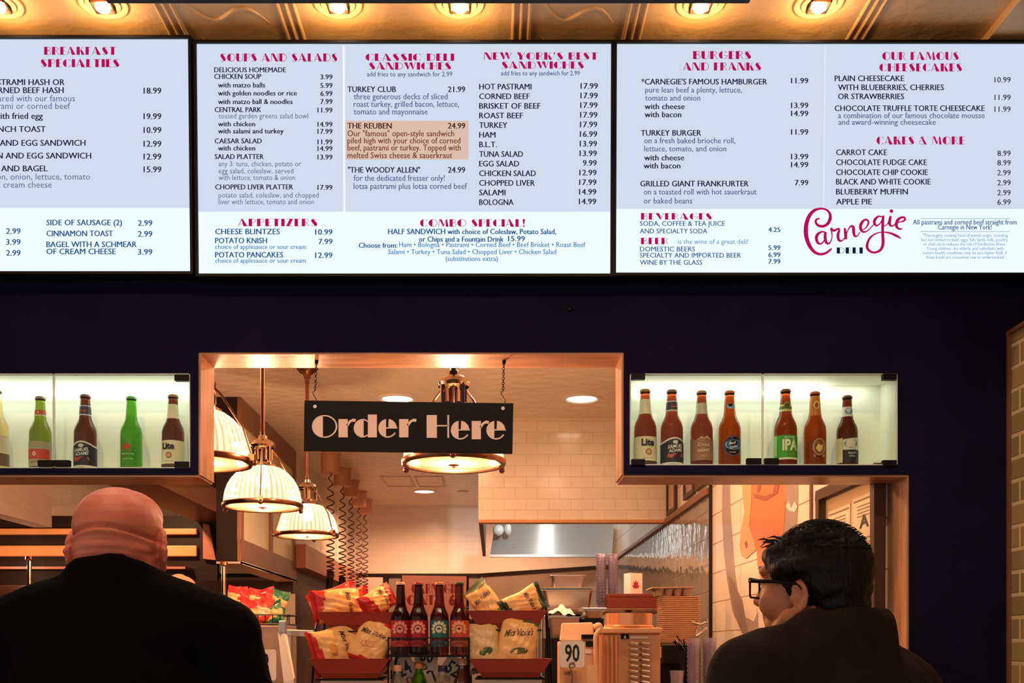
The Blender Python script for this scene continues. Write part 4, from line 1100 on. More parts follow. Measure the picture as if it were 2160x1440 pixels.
def guard_post(px, ptop, Y, label):
    r = thing('glass_guard_post', label, 'post', (XA(px, Y), Y, 1.08))
    x = XA(px, Y); zt = ZA(ptop, Y)
    MB().tube([(x, Y, 1.08), (x, Y, zt)], .013, 12).build('tube', M['chrome'], r)
    MB().lathe([(0, zt + .01), (.022, zt + .008), (.024, zt - .01), (.014, zt - .018)], 16, (x, Y, 0)).build('end_cap', M['bronze'], r)
    MB().lathe([(.05, 1.08), (.05, 1.088), (.016, 1.10)], 20, (x, Y, 0)).build('base_flange', M['chrome'], r)
guard_post(62, 1176, 6.2, 'chrome post of the sneeze guard at the left edge of the photo')
guard_post(472, 1188, 6.0, 'thin chrome post just right of the bald man, under the bulkhead box')
st_ = thing('left_station', 'service counter of the left station carrying the chrome posts', 'counter', (-2.8, 6.3, 0))
MB().box(-4.4, -1.45, 5.7, 6.9, 1.04, 1.08).build('countertop', M['steel'], st_)
MB().box(-4.4, -1.48, 5.75, 6.85, 0, 1.04).build('cabinet', M['brown'], st_)
gp = MB().box(XA(74, 6.2), XA(180, 6.2), 6.19, 6.2, 1.5, 1.96)
# dark partition with a pale panel
struct(MB().box(-3.2, -1.705, 8.22, 8.3, 0, 2.03).build('wall_partition', M['brown']))
pn = MB().box(XA(530, 8.2), XA(622, 8.2), 8.195, 8.219, ZA(1400, 8.2), ZA(1252, 8.2))
tag(pn.build('beige_board', M['cream']), 'plain beige panel on the dark partition above the snack basket', 'panel')

# ================================================================== HEAT LAMPS ON COILED CORDS
hx = [(697, 957, 36), (722, 988, 32), (740, 1014, 29), (757, 1036, 27), (770, 1053, 25)]
M['lampcan'] = pm('tan_canopy', (206, 150, 118), .5)
wh = ['nearest of the five cord lamps, its tan canopy lowest under the sign', 'second nearest of the five cord lamps', 'middle one of the five cord lamps', 'second furthest of the five cord lamps', 'furthest of the five cord lamps, smallest tan canopy']
M['cord'] = pm('brown_cord', (96, 54, 42), .4)
for (px, pt, rr), w in zip(hx, wh):
    Y = (CEIL - CAMZ) * FPX / (CY - pt); x = XA(px, Y)
    r = thing('cord_lamp', w, 'lamp', (x, Y, CEIL), 0, 'cord lamps in a row on the ceiling')
    MB().lathe([(.085, 0), (.085, -.012), (.077, -.014), (.075, -.150), (.068, -.156), (0, -.156)], 28, (x, Y, CEIL)).build('canopy', M['lampcan'], r)
    zb = 2.06; n = 260; z1 = CEIL - .156; pts = []
    for k in range(n + 1):
        t = k / n; tz = 1 - (1 - t) ** 1.7           # turns crowd together towards the bottom
        a = 2 * pi * 17 * t
        rad = .030 * (.35 + .65 * min(1, t * 6))
        pts.append((x + rad * cos(a), Y + rad * sin(a), z1 + (zb - z1) * tz))
    MB().tube(pts, .0055, 5).build('coiled_cord', M['cord'], r)
    MB().tube([(x, Y, zb + .05), (x - .01, Y, 1.9), (x, Y, 1.86)], [.026, .03, .022], 10).build('cord_sleeve', M['darkbrown'], r)
    MB().lathe([(.02, 1.88), (.05, 1.86), (.10, 1.74), (.11, 1.70), (.104, 1.70), (.045, 1.85)], 24, (x, Y, 0)).build('shade', M['bronze'], r)

# ================================================================== RIGHT WALL: MURAL, PICTURES, NOTICES
mu = thing('horse_mural', 'mural of a brown horse head between grey trunks on the right tiled wall', 'mural', (WX - .002, 4.6, 1.4))
def onwall(pts, lift=.0015): return [PR(a, b, WX - lift) for a, b in pts]
def patch(name, pts, mat, lift):
    MB().slab(onwall(pts, lift), (.0008, 0, 0)).build(name, mat, mu)
mg = pm('mural_grey', (156, 138, 124), .2); mg2 = pm('mural_dark_grey', (132, 112, 98), .2); mo = pm('mural_orange_brown', (216, 116, 70), .18); ml = pm('mural_light_tan', (232, 160, 108), .18); md = pm('mural_dark_brown', (150, 78, 52), .2)
patch('grey_trunk', [(1524, 985), (1538, 985), (1541, 1085), (1546, 1150), (1549, 1200), (1556, 1245), (1566, 1265), (1570, 1300), (1590, 1310), (1598, 1290), (1600, 1345), (1570, 1345), (1545, 1290), (1535, 1230), (1527, 1170), (1523, 1090)], mg, .0016)
patch('trunk_shade', [(1537, 1214), (1548, 1226), (1556, 1250), (1566, 1272), (1572, 1310), (1580, 1345), (1566, 1335), (1550, 1296), (1540, 1250)], mg2, .0030)
patch('horse_neck', [(1568, 985), (1658, 985), (1656, 1075), (1652, 1130), (1640, 1180), (1606, 1230), (1598, 1195), (1596, 1160), (1580, 1140), (1572, 1100), (1566, 1040)], mo, .0018)
patch('horse_face', [(1560, 985), (1586, 985), (1584, 1060), (1580, 1110), (1590, 1140), (1594, 1160), (1582, 1170), (1574, 1178), (1564, 1172), (1560, 1150), (1563, 1118), (1570, 1080), (1566, 1030)], ml, .0032)
patch('nostril', [(1570, 1146), (1574, 1140), (1577, 1148), (1574, 1156)], md, .0046)
patch('horse_eye', [(1596, 1028), (1600, 1018), (1605, 1024), (1602, 1036), (1597, 1040)], md, .0034)
patch('jaw_shade', [(1588, 1040), (1612, 1046), (1630, 1040), (1636, 1000), (1645, 1010), (1640, 1040), (1614, 1056), (1592, 1050)], md, .0034)
patch('grey_trunk', [(1660, 985), (1682, 985), (1683, 1050), (1680, 1110), (1672, 1160), (1648, 1165), (1654, 1120), (1658, 1060), (1655, 1040)], mg, .0016)
patch('pale_notch', [(1658, 1068), (1663, 1056), (1669, 1072), (1675, 1058), (1682, 1068), (1676, 1080), (1664, 1076)], M['cream'], .0030)

def wall_frame(y0, y1, z0, z1, label, pic):
    r = thing('picture_frame', label, 'picture', (WX, (y0 + y1) / 2, z0), 0, 'small framed pictures on the right wall')
    w = .028; m = MB()
    for q in ((y0, y1, z0, z0 + w), (y0, y1, z1 - w, z1), (y0, y0 + w, z0 + w, z1 - w), (y1 - w, y1, z0 + w, z1 - w)): m.box(WX - .022, WX, *q)
    m.build('frame', M['brown'], r, bevel=.003)
    MB().box(WX - .010, WX - .002, y0 + w, y1 - w, z0 + w, z1 - w).build('print', pic, r)
wall_frame(6.66, 6.98, 2.385, 2.86, 'brown framed picture nearest the tiled bulkhead', pm('print_rose', (196, 150, 128), .3, var=(8, .2)))
wall_frame(6.05, 6.36, 2.405, 2.86, 'brown framed picture between the other two on the right wall', pm('print_grey', (168, 140, 128), .3, var=(8, .2)))
wall_frame(5.68, 5.99, 2.405, 2.86, 'brown framed picture nearest the dark corner strip', pm('print_beige', (206, 172, 146), .3, var=(8, .2)))

# glazed notice case with two inspection notices
nc = thing('notice_case', 'brown framed notice case on the right wall behind the man with glasses', 'notice board', (WX, 3.4, 1.7))
ya, yb_ = 3.12, 3.69; za, zb_ = 1.55, 2.06
m = MB(); w = .035
for q in ((ya, yb_, za, za + w), (ya, yb_, zb_ - w, zb_), (ya, ya + w, za + w, zb_ - w), (yb_ - w, yb_, za + w, zb_ - w)): m.box(WX - .04, WX - .004, *q)
m.build('frame', M['brown'], nc, bevel=.003)
MB().box(WX - .012, WX - .005, ya + w, yb_ - w, za + w, zb_ - w).build('backing', pm('pinkish_backing', (222, 170, 140), .5), nc)
MB().box(WX - .034, WX - .031, ya + w, yb_ - w, za + w, zb_ - w).build('glass', M['pane'], nc)
wp = pm('white_notice', (236, 206, 184), .5)
def ytext(mb, s, yc, zc, cap, X, bold=.02, width=None):
    v, f, w_ = text_flat(s, bold); width = width or w_ * cap
    mb.add([(X, yc - (x / w_ - .5) * width, zc + (y - .5) * cap) for x, y in v], f)
def notice(name, y0, y1, z0, z1, label, letter=True):
    r = thing(name, label, 'notice', (WX - .014, (y0 + y1) / 2, z0))
    MB().box(WX - .0145, WX - .0125, y0, y1, z0, z1).build('sheet', wp, r)
    m = MB(); ink = LM((70, 50, 46)); h = z1 - z0; wdt = y1 - y0; yc = (y0 + y1) / 2
    m.box(WX - .0155, WX - .0146, y0 + .01, y1 - .01, z1 - .016, z1 - .011)
    for k in range(4): m.box(WX - .0155, WX - .0146, yc - wdt * .3, yc + wdt * .3, z1 - .034 - k * .011, z1 - .031 - k * .011)
    m.box(WX - .0155, WX - .0146, y0 + .01, y1 - .01, z0 + .010, z0 + .014)
    m.build('print_lines', LM((150, 110, 96)), r)
    if letter:
        m = MB(); ytext(m, 'A', yc, z0 + h * .44, h * .26, WX - .0156, .03, .085); m.build('grade_letter', ink, r)
    return r
notice('inspection_notice', 3.165, 3.375, 1.835, 1.985, 'white notice with large letter A, top right in the notice case')
notice('inspection_notice', 3.165, 3.375, 1.66, 1.825, 'white notice with letter A below the other one in the notice case')
notice('printed_notice', 3.40, 3.62, 1.70, 1.975, 'tall white notice without a letter, left side of the notice case', False)

# ================================================================== TRAYS AND SNACK BAGS ON THE COUNTER
def tray(xa, xb, yf, zt, zb, label, depth=.17, basin=.016):
    w = xb - xa; h = zt - zb; xc = (xa + xb) / 2
    r = thing('serving_tray', label, 'tray', (xc, yf + depth / 2, zb - basin), 0, 'terracotta trays on the snack racks')
    def rect(wx, d, z, fl): return [(xc - wx / 2, yf + fl, z), (xc + wx / 2, yf + fl, z), (xc + wx / 2, yf + d, z), (xc - wx / 2, yf + d, z)]
    L = [rect(w * .70, depth * .9, zb - basin, .02), rect(w * .74, depth * .95, zb, .012), rect(w * .78, depth * .96, zb, .010), rect(w, depth, zt - .003, 0), rect(w + .004, depth + .002, zt, -.002), rect(w - .008, depth - .004, zt, .004),
         rect(w * .78 - .006, depth * .94, zb + .004, .014), rect(w * .70, depth * .9, zb + .002 - basin * .5, .022)]
    m = MB(); v = [p for q in L for p in q]
    f = [(3, 2, 1, 0)] + [(i * 4 + k, i * 4 + (k + 1) % 4, (i + 1) * 4 + (k + 1) % 4, (i + 1) * 4 + k) for i in range(len(L) - 1) for k in range(4)] + [tuple((len(L) - 1) * 4 + k for k in range(4))]
    m.add(v, f)
    m.build('tray_body', M['redtray'], r, bevel=.0015)
    return r
T_ = [(668, 842, 1290, 1318, 3.30), (652, 820, 1389, 1420, 3.22), (985, 1155, 1287, 1315, 3.30), (990, 1164, 1389, 1418, 3.22)]
TL = ['red tray on the upper tier of the left rack, full of red bags', 'red tray on the lower tier of the left rack', 'red tray on the upper tier of the right rack', 'red tray on the lower tier of the right rack, under the green bags']
for (a, b, pt, pb, Y), l in zip(T_, TL): tray(XA(a, Y), XA(b, Y), Y, ZA(pt, Y), ZA(pb, Y), l)

def snack_rack(pt1, pt2, label, lean):
    (a1, b1, t1, u1, Y1), (a2, b2, t2, u2, Y2) = pt1, pt2
    r = thing('snack_rack', label, 'rack', (XA((a1 + b1) / 2, Y1), 3.36, 1.08), 0, 'black wire racks holding the trays')
    fr = MB(); y_b = 3.50
    for (a, b, t, u, Y) in (pt1, pt2):
        z = ZA(u, Y) - .020; xa, xb = XA(a, Y) + .02, XA(b, Y) - .02
        sh = MB()
        lp = [(xa, Y + .01, z), (xb, Y + .01, z), (xb, y_b, z), (xa, y_b, z)]
        sh.tube(lp, .003, 6, closed=True)
        for k in range(5):
            yy = Y + .03 + k * (y_b - Y - .04) / 4; sh.tube([(xa, yy, z), (xb, yy, z)], .002, 5)
        sh.build('shelf_wire', M['blackmetal'], r)
    for s in (0, 1):
        xt = XA(a1 if s == 0 else b1, Y1); xb = XA(a2 if s == 0 else b2, Y2)
        o = -.004 if s == 0 else .004
        for yf, n in ((Y1, 0), (3.50, 1)):
            z1 = ZA(1262, Y1) if n else ZA(u1, Y1) - .015
            xlo = xb + (xb - xt) * 1.6 + o
            fr.tube([(xt + o, yf, z1), (xlo, yf - .02 if n == 0 else yf, 1.083)], .0045, 8)
        fr.tube([(xt + o, 3.5, ZA(1262, Y1)), (xt + o, Y1 + .1, ZA(1280, Y1)), (xt + o, Y1 - .004, ZA(u1, Y1) - .015)], .0035, 8)
    fr.build('frame', M['blackmetal'], r)
    ra, rb = XA(a2, Y2), XA(b2, Y2)
    MB().box(ra - .02, rb + .02, 3.16, 3.52, 1.08, 1.09).build('base', M['black'], r, bevel=.003)
    # pale card pocket under the lower tray
    MB().box(ra + .03, rb - .03, 3.26, 3.268, 1.10, ZA(1434, 3.26)).build('card_pocket', M['white'], r)
snack_rack(T_[0], T_[1], 'black wire snack rack with red bags to the left of the soda bottles', -1)
snack_rack(T_[2], T_[3], 'black wire snack rack with green bags to the right of the soda bottles', 1)

def chip_bag(c, w, h, th, rot, face, ends, label, words=None, accent=None, seed=0, group='snack bags in the trays', name='snack_bag', flip=False, endv=.74):
    rd = random.Random(seed)
    r = thing(name, label, 'snack bag', c, 0, group)
    r.rotation_euler = rot
    N = 22; ph = [rd.uniform(0, 6.28) for _ in range(6)]
    def thk(u, v):
        t = (max(0, 1 - abs(u) ** 2.6)) ** .55 * (max(0, 1 - abs(v) ** 3.2)) ** .6
        wr = 1 + .10 * sin(7 * u + ph[0] + 2 * v) * (.3 + abs(v)) + .08 * sin(11 * v + ph[1] + 3 * u) + .05 * sin(17 * u - 9 * v + ph[2])
        return th / 2 * t * wr
    def pos(u, v, sd, off=0):
        pin = 1 - .07 * (1 - abs(v) ** 2) + .03 * sin(5 * v + ph[3])
        return (u * w / 2 * pin, sd * (thk(u, v) + off) + .004 * sin(3 * u + ph[4]) * abs(v) ** 3, v * h / 2 * (1 - .05 * (1 - u * u)))
    m = MB()
    for sd in (-1, 1):
        v_ = [pos(-1 + 2 * i / N, -1 + 2 * j / N, sd) for j in range(N + 1) for i in range(N + 1)]
        o = len(m.v)
        m.v += v_
        for j in range(N):
            for i in range(N):
                q = [o + j * (N + 1) + i, o + j * (N + 1) + i + 1, o + (j + 1) * (N + 1) + i + 1, o + (j + 1) * (N + 1) + i]
                m.f.append(q if sd < 0 else q[::-1])
                v = -1 + 2 * (j + .5) / N; u = -1 + 2 * (i + .5) / N
                e_ = (v < -endv + .18 * u * (-1 if flip else 1)) or (v > endv + .06 + .14 * u * (1 if flip else -1))
                m.m.append(1 if e_ else 0); m.sm.append(True)
    for sg in (-1, 1):                       # crimped seals with a zig-zag edge
        K = 24; vv = []
        for k in range(K + 1):
            u = -1 + 2 * k / K; p = pos(u, sg, 1)
            vv.append((p[0], p[1] + .0007, p[2])); vv.append((p[0], p[1] + .0007, p[2] + sg * (.010 + .003 * (k % 2))))
        m.add(vv, [(2 * k, 2 * k + 2, 2 * k + 3, 2 * k + 1) for k in range(K)], 1)
    m.build('film', [pm('bag_film_%d_%d_%d' % face, face, .32, bump=(40, .35)) if ('bag', face) not in _lm else _lm[('bag', face)],
                     pm('bag_end_%d_%d_%d' % ends, ends, .3, bump=(40, .3))], r, local=True, angle=180)
    for s_, vc, cap, sl, col in (words or []):
        vs, f, tw = text_flat(s_, .012, .35)
        wd = w * .74; mm = MB()
        mm.add([pos((x / tw - .5) * wd / (w / 2), vc + ((y - .3) * cap + sl * (x / tw - .5) * wd) / (h / 2), -1, .0012) for x, y in vs], f)
        mm.build('printed_name', LM(col), r, local=True)
    if accent:
        for (u, v, ru, rv, col) in accent:
            mm = MB(); n = 18
            pts = [pos(u + ru * cos(2 * pi * k / n), v + rv * sin(2 * pi * k / n) + .12 * ru * cos(2 * pi * k / n), -1, .001) for k in range(n)]
            mm.add(pts, [list(range(n))]); mm.build('printed_picture', LM(col), r, local=True)
    return r
CREAM = (228, 178, 112); RED = (196, 44, 34); GRN = (70, 96, 48); INK = (64, 34, 26)
def at(px, py, Y): return tuple(P(px, py, Y))
MV = [("Miss Vickie's", .30, .022, .28, INK)]
MVs = [("Miss Vickie's", .25, .017, .1, INK)]
# left upper tray
chip_bag(at(718, 1276, 3.39), .115, .185, .055, (radians(-30), radians(82), 0), CREAM, RED, 'cream and red snack bag lying along the upper left tray', MVs, None, 1, flip=True)
chip_bag(at(796, 1268, 3.37), .085, .135, .045, (radians(-35), radians(58), radians(8)), CREAM, (170, 34, 28), 'red-ended snack bag tilted over the right end of the upper left tray', MVs, None, 2, endv=.45)
chip_bag(at(705, 1268, 3.46), .10, .15, .045, (radians(-20), radians(70), 0), RED, RED, 'red snack bag at the back of the upper left tray', None, None, 3)
# left lower tray
chip_bag(at(712, 1368, 3.30), .15, .17, .055, (radians(-32), radians(74), 0), CREAM, RED, 'snack bag lying low in the lower left tray', MVs, [(0, -.3, .3, .16, (206, 140, 70))], 4)
chip_bag(at(786, 1354, 3.31), .135, .17, .058, (radians(-18), radians(26), radians(-8)), CREAM, RED, 'upright cream snack bag with red foot in the lower left tray', MVs, [(.1, -.15, .35, .14, (208, 150, 84)), (-.2, -.25, .22, .12, (200, 138, 74))], 5)
chip_bag(at(735, 1345, 3.40), .12, .15, .05, (radians(-20), radians(40), 0), (70, 44, 36), (150, 36, 30), 'dark snack bag behind the others in the lower left tray', None, None, 6)
# right upper tray
chip_bag(at(1026, 1272, 3.40), .09, .14, .045, (radians(-12), radians(-38), 0), CREAM, (120, 124, 88), 'cream snack bag leaning left in the upper right tray', MVs, None, 7)
chip_bag(at(1104, 1274, 3.40), .095, .14, .045, (radians(-18), radians(62), 0), CREAM, (44, 66, 44), 'cream snack bag with dark green corner in the upper right tray', MVs, None, 8)
# right lower tray
chip_bag(at(1020, 1360, 3.31), .115, .165, .05, (radians(-14), radians(-8), 0), (206, 172, 120), (92, 70, 56), 'snack bag with dark top and green pepper in the lower right tray', [("Miss Vickie's", .35, .018, -.1, (236, 210, 180))], [(.1, -.35, .42, .16, GRN)], 9, endv=.8)
chip_bag(at(1092, 1354, 3.30), .13, .165, .055, (radians(-14), radians(9), 0), CREAM, GRN, 'cream snack bag with large script name in the lower right tray', [("Miss Vickie's", .28, .024, .22, INK)], [(.15, -.42, .45, .13, (86, 92, 46)), (-.05, -.5, .3, .10, (120, 112, 60))], 10, endv=.82)

# ------------------------------------------------------------------ basket of small bags on the left
yk = 3.80
bk = thing('wire_basket', 'black wire basket with small snack packets beside the bald man', 'basket', at(555, 1316, yk + .08))
m = MB(); xa, xb = XA(482, yk), XA(606, yk); z0, z1 = ZA(1316, yk), ZA(1296, yk)
for z in (z0, z1): m.tube([(xa, yk, z), (xb, yk, z), (xb, yk + .17, z), (xa, yk + .17, z)], .003, 6, closed=True)
for k in range(9):
    x = xa + (xb - xa) * k / 8; m.tube([(x, yk, z1), (x, yk, z0), (x, yk + .17, z0), (x, yk + .17, z1)], .002, 5)
m.build('wire_frame', M['blackmetal'], bk)
rd = random.Random(5)
cols = [((214, 176, 120), (206, 40, 44)), ((206, 40, 48), (206, 40, 48)), ((222, 190, 140), (200, 50, 44)), ((214, 176, 120), (40, 110, 76)), ((226, 200, 160), (206, 60, 50))]
spots = [(500, 1264, 0, 'red-topped packet at the left end of the back row'), (522, 1268, 1, 'bright red packet in the back row'), (543, 1270, 2, 'cream packet with red ends, middle of the back row'), (564, 1268, 1, 'bright red packet right of the middle in the back row'), (586, 1272, 3, 'cream packet with green ends at the right end of the back row'),
         (512, 1290, 2, 'cream packet low at the left of the front row'), (534, 1294, 0, 'cream packet with red ends in the front row'), (556, 1292, 4, 'pale packet amid the front row'), (578, 1296, 3, 'cream and green packet at the right of the front row')]
for i, (px, py, ci, l) in enumerate(spots):
    a, b = cols[ci]; back = py < 1280
    l = l.replace(' in the back row', ', back row').replace(' in the front row', ', front row').replace(' of the back row', ', back row').replace(' of the front row', ', front row')
    chip_bag(at(px, py, yk + (.13 if back else .05)), .075, .085, .03, (radians(-12), radians(rd.uniform(-16, 16)), radians(rd.uniform(-15, 15))), a, b, l + ' of wire basket', None, None, 20 + i, 'small packets in the wire basket', 'snack_packet', endv=.4 if ci != 1 else .7)
# box under the basket, card, leaflet, holder
gb = thing('steel_stand_box', 'grey steel box carrying the wire basket', 'box', at(540, 1440, yk + .08))
MB().box(XA(470, yk), XA(606, yk), yk, yk + .18, 1.08, z0 - .004).build('box_body', pm('dull_steel', (150, 126, 110), .4, .5), gb, bevel=.004)
MB().box(XA(470, yk) + .01, XA(606, yk) - .012, yk - .003, yk, 1.1, z0 - .03).build('front_panel', pm('dull_steel_panel', (160, 134, 116), .4, .4), gb)

def number_card(cx, cy_, Y, w, h, text, label, tilt=0, stand=True, capf=.62, slant=0):
    c = P(cx, cy_, Y); hw, hh = w / 2, h / 2
    r = thing('number_card', label, 'number card', tuple(c), 0, 'order number cards'); r.rotation_euler = (0, radians(tilt), radians(slant))
    pts = []; rad = .010
    for sx, sz, a0 in ((1, 1, 0), (-1, 1, 90), (-1, -1, 180), (1, -1, 270)):
        for k in range(5):
            a = radians(a0 + k * 22.5); pts.append((sx * (hw - rad) + rad * cos(a), 0, sz * (hh - rad) + rad * sin(a)))
    MB().slab(pts, (0, .0016, 0)).build('card', M['white'], r, local=True)
    v, f, tw = text_flat(text, .022); cap = h * capf; wd = w * (.60 if len(text) > 1 else .32)
    MB().add([((x / tw - .5) * wd, -.0012, (y - .5) * cap + h * .04) for x, y in v], f).build('digits', LM((22, 20, 30)), r, local=True)
    if stand:
        m = MB(); pts = [(.010 * cos(radians(200 - 30 * k)) * (1 - k * .03), -.004, -hh + .006 + .010 * sin(radians(200 - 30 * k)) * (1 - k * .03)) for k in range(12)]
        m.tube(pts, .0022, 6)
        m.tube([(-.0095, -.004, -hh + .0025), (.0, -.004, -hh - .02), (.004, -.003, 1.083 - c.z)], .0024, 6)
        m.build('wire_stand', M['bronze'], r, local=True)
        MB().lathe([(0, 1.088 - c.z), (.04, 1.086 - c.z), (.042, 1.081 - c.z), (0, 1.081 - c.z)], 20).build('stand_foot', M['bronze'], r, local=True)
    return r
number_card(1207, 1379, 3.34, .080, .086, '90', 'white order card with black number 90 on a wire stand')
number_card(560, 1402, 3.62, .075, .11, '8', 'white order card with figure 8 half hidden by the bald man', 0)
lf = thing('leaflet', 'tall pale folded leaflet standing beside the steel box', 'leaflet', at(604, 1435, 3.6))
m = MB().slab([P(586, 1334, 3.62), P(600, 1336, 3.6), P(619, 1432, 3.56), P(598, 1437, 3.58)], (0, .002, 0)); m.slab([P(600, 1336, 3.6), P(606, 1340, 3.64), P(622, 1428, 3.62), P(619, 1432, 3.56)], (0, .002, 0))
m.slab([P(598, 1437, 3.58), P(619, 1432, 3.56), P(622, 1600, 3.57), P(600, 1600, 3.57)], (0, .002, 0))
m.build('sheet', M['white'], lf)
MB().boxc(P(597, 1322, 3.62), (.026, .03, .045)).build('clip', M['steel'], lf, bevel=.003)
sp = thing('steel_ledge', 'narrow steel ledge between the leaflet and the left rack', 'ledge', at(634, 1335, 3.75))
MB().boxc(P(634, 1335, 3.75), (.106, .06, .024), Matrix.Rotation(radians(2), 3, 'Y')).build('plate', M['steel'], sp, bevel=.003)
MB().box(XA(606, 3.75), XA(616, 3.75), 3.73, 3.77, 1.08, ZA(1340, 3.75)).build('support', M['steel'], sp)

# ================================================================== SODA BOTTLES AND WATER BOTTLES
ys_ = 3.30
zs_ = ZA(1380, ys_)
rk = thing('bottle_rack', 'clear-fronted bottle rack with four sodas between the two snack racks', 'rack', (XA(905, ys_), ys_, 1.08))
xa, xb = XA(822, ys_), XA(990, ys_)
m = MB().box(xa, xb, ys_ - .045, ys_ + .055, zs_ - .008, zs_); m.build('shelf', M['black'], rk)
MB().box(xa, xb, ys_ - .048, ys_ - .045, zs_ - .008, ZA(1345, ys_)).build('front_guard', clear('clear_guard', (252, 250, 246), .004), rk)
m = MB()
m.tube([(xa, ys_ + .055, ZA(1345, ys_)), (xa, ys_ - .047, ZA(1345, ys_)), (xb, ys_ - .047, ZA(1345, ys_)), (xb, ys_ + .055, ZA(1345, ys_))], .0022, 6)
for x in (xa, xb):
    for y in (ys_ - .045, ys_ + .055): m.tube([(x, y, 1.085), (x, y, ZA(1345, ys_))], .003, 6)
m.box(xa - .01, xb + .01, ys_ - .06, ys_ + .07, 1.08, 1.087)
m.box(xa, xb, ys_ - .045, ys_ + .055, 1.195, 1.20)
m.build('frame', M['blackmetal'], rk)
def soda(px, capc, lab, lab2, glass, label, petal, turn=0):
    x = XA(px, ys_); r = thing('soda_bottle', label, 'bottle', (x, ys_, zs_), 0, 'sodas in the bottle rack'); k = (1378 - 1223) * ys_ / FPX / .2385 * .985; r.scale = (k * 1.03, k * 1.03, k)
    MB().lathe(LONG, 32).build('bottle_glass', G[glass], r, local=True, angle=60)
    MB().lathe(CAPP, 21).build('bottle_cap', LM(capc), r, local=True)
    fa = -pi / 2 + turn
    m = MB(); shell(m, LONG, .052, .112, fa - 2.4, fa + 2.4); m.build('label', LM(lab), r, local=True)
    m = MB(); shell(m, LONG, .026, .046, fa - 2.4, fa + 2.4); m.build('lower_label', LM(lab2), r, local=True)
    zc_ = .083; em = MB()
    for q in range(9):
        a = radians(-30 + q * 30); c_ = (.0195 * cos(a), .0195 * sin(a) + .001)
        wrap(em, LONG, [(c_[0] + .0066 * cos(t) * cos(a) - .0050 * sin(t) * sin(a), c_[1] + .0066 * cos(t) * sin(a) + .0050 * sin(t) * cos(a)) for t in [2 * pi * j / 12 for j in range(12)]], zc_, fa, .0012)
    em.build('sunburst', LM(petal), r, local=True)
    em = MB(); wrap(em, LONG, ell(.0135, .0145), zc_, fa, .0018); em.build('badge', LM(lab), r, local=True)
    em = MB(); wrap(em, LONG, ell(.0100, .0110), zc_, fa, .0022); em.build('badge', LM(petal), r, local=True)
    em = MB(); wrap(em, LONG, [(-.0065, .001), (0, .006), (.0065, .001), (.003, -.001), (-.003, -.001)], zc_, fa, .0026); em.build('badge', LM((54, 22, 26)), r, local=True)
    em = MB(); wrap(em, LONG, [(-.024, -.0025), (.024, -.0025), (.024, .0025), (-.024, .0025)], .037, fa, .0012); em.build('stripe', LM(petal), r, local=True)
soda(845, (206, 160, 146), (150, 26, 34), (170, 40, 44), 'cola', 'cola soda bottle with pale cap and red label, left end of the rack', (214, 138, 124))
soda(883, (150, 26, 36), (156, 20, 34), (130, 20, 32), 'cola', 'cola soda bottle with dark red cap, second in the rack', (222, 150, 132))
soda(927, (190, 120, 92), (24, 96, 104), (44, 62, 84), 'soda', 'soda bottle with teal label, third in the rack', (206, 196, 160))
soda(969, (38, 46, 40), (196, 70, 40), (150, 70, 46), 'soda', 'soda bottle with orange label and dark cap, right end of the rack', (222, 160, 120))

sg = thing('point_sign', 'pink sign with red deco lettering behind the soda bottles', 'sign', at(917, 1290, 3.42))
Yq = 3.42
MB().slab([P(848, 1213, Yq), P(984, 1215, Yq), P(983, 1300, Yq), P(847, 1300, Yq)], (0, .006, 0)).build('board', pm('dusty_pink_board', (232, 146, 116), .5), sg)
MB().slab([P(984, 1213, Yq), P(989, 1213, Yq), P(989, 1300, Yq), P(983.5, 1300, Yq)], (0, .007, 0)).build('edge', M['darkbrown'], sg)
m = MB()
for s_, x0, x1, yt, yb2 in (('CARNEGIE', 868, 967, 1231, 1251), ('POINT', 844, 916, 1255, 1275), ('6', 947, 960, 1255, 1275)):
    if s_ == '6':
        v, f, tw = text_flat('6', .05); m.add([P(x0 + x / tw * (x1 - x0), yb2 - y * (yb2 - yt), Yq - .0015) for x, y in v], f); continue
    po, tw = deco_line(s_)
    for q in po: m.add([P(x0 + x / tw * (x1 - x0), yb2 - y * (yb2 - yt), Yq - .0015) for x, y in q], [list(range(len(q)))])
m.build('lettering', LM((158, 24, 26)), sg)
for px in (856, 976):
    MB().tube([(XA(px, Yq), Yq + .010, 1.083), (XA(px, Yq), Yq + .010, ZA(1230, Yq))], .004, 8).build('post', M['blackmetal'], sg)

WB = [(0, 0), (.030, 0), (.032, .004), (.032, .13), (.030, .15), (.020, .175), (.0125, .19), (.0125, .198)]
def drink(px, py, Y, cap, glass, label, prof=WB, capr=.0145):
    ztop = ZA(py, Y); x = XA(px, Y); zb = 1.2005; k = (ztop - zb) / .216
    r = thing('drink_bottle', label, 'bottle', (x, Y, zb), 0, 'drink bottles under the soda rack'); r.scale = (1.0, 1.0, k)
    MB().lathe(prof, 28).build('bottle_body', glass, r, local=True, angle=60)
    MB().lathe([(0, .216), (capr, .216), (capr + .001, .214), (capr + .001, .198), (0, .198)], 24).build('screw_cap', cap, r, local=True)
    m = MB(); shell(m, WB, .05, .12, n=30); m.build('label', LM((226, 206, 180)), r, local=True)
cl = clear('clear_bottle_plastic', (240, 236, 226), .14, .05, .12)
drink(838, 1402, 3.285, LM((206, 156, 128)), cl, 'clear water bottle with pale cap under the left soda')
drink(884, 1396, 3.29, LM((170, 104, 62)), G['green'], 'green glass water bottle with tan cap under the soda rack')
drink(934, 1403, 3.285, LM((34, 26, 52)), cl, 'clear bottle with dark purple cap under the teal soda')
drink(976, 1388, 3.29, LM((196, 140, 110)), clear('tea_bottle', (150, 90, 60), .15, .05, .2, (140, 80, 50)), 'brown tea bottle with tan cap under the right end of the soda rack')
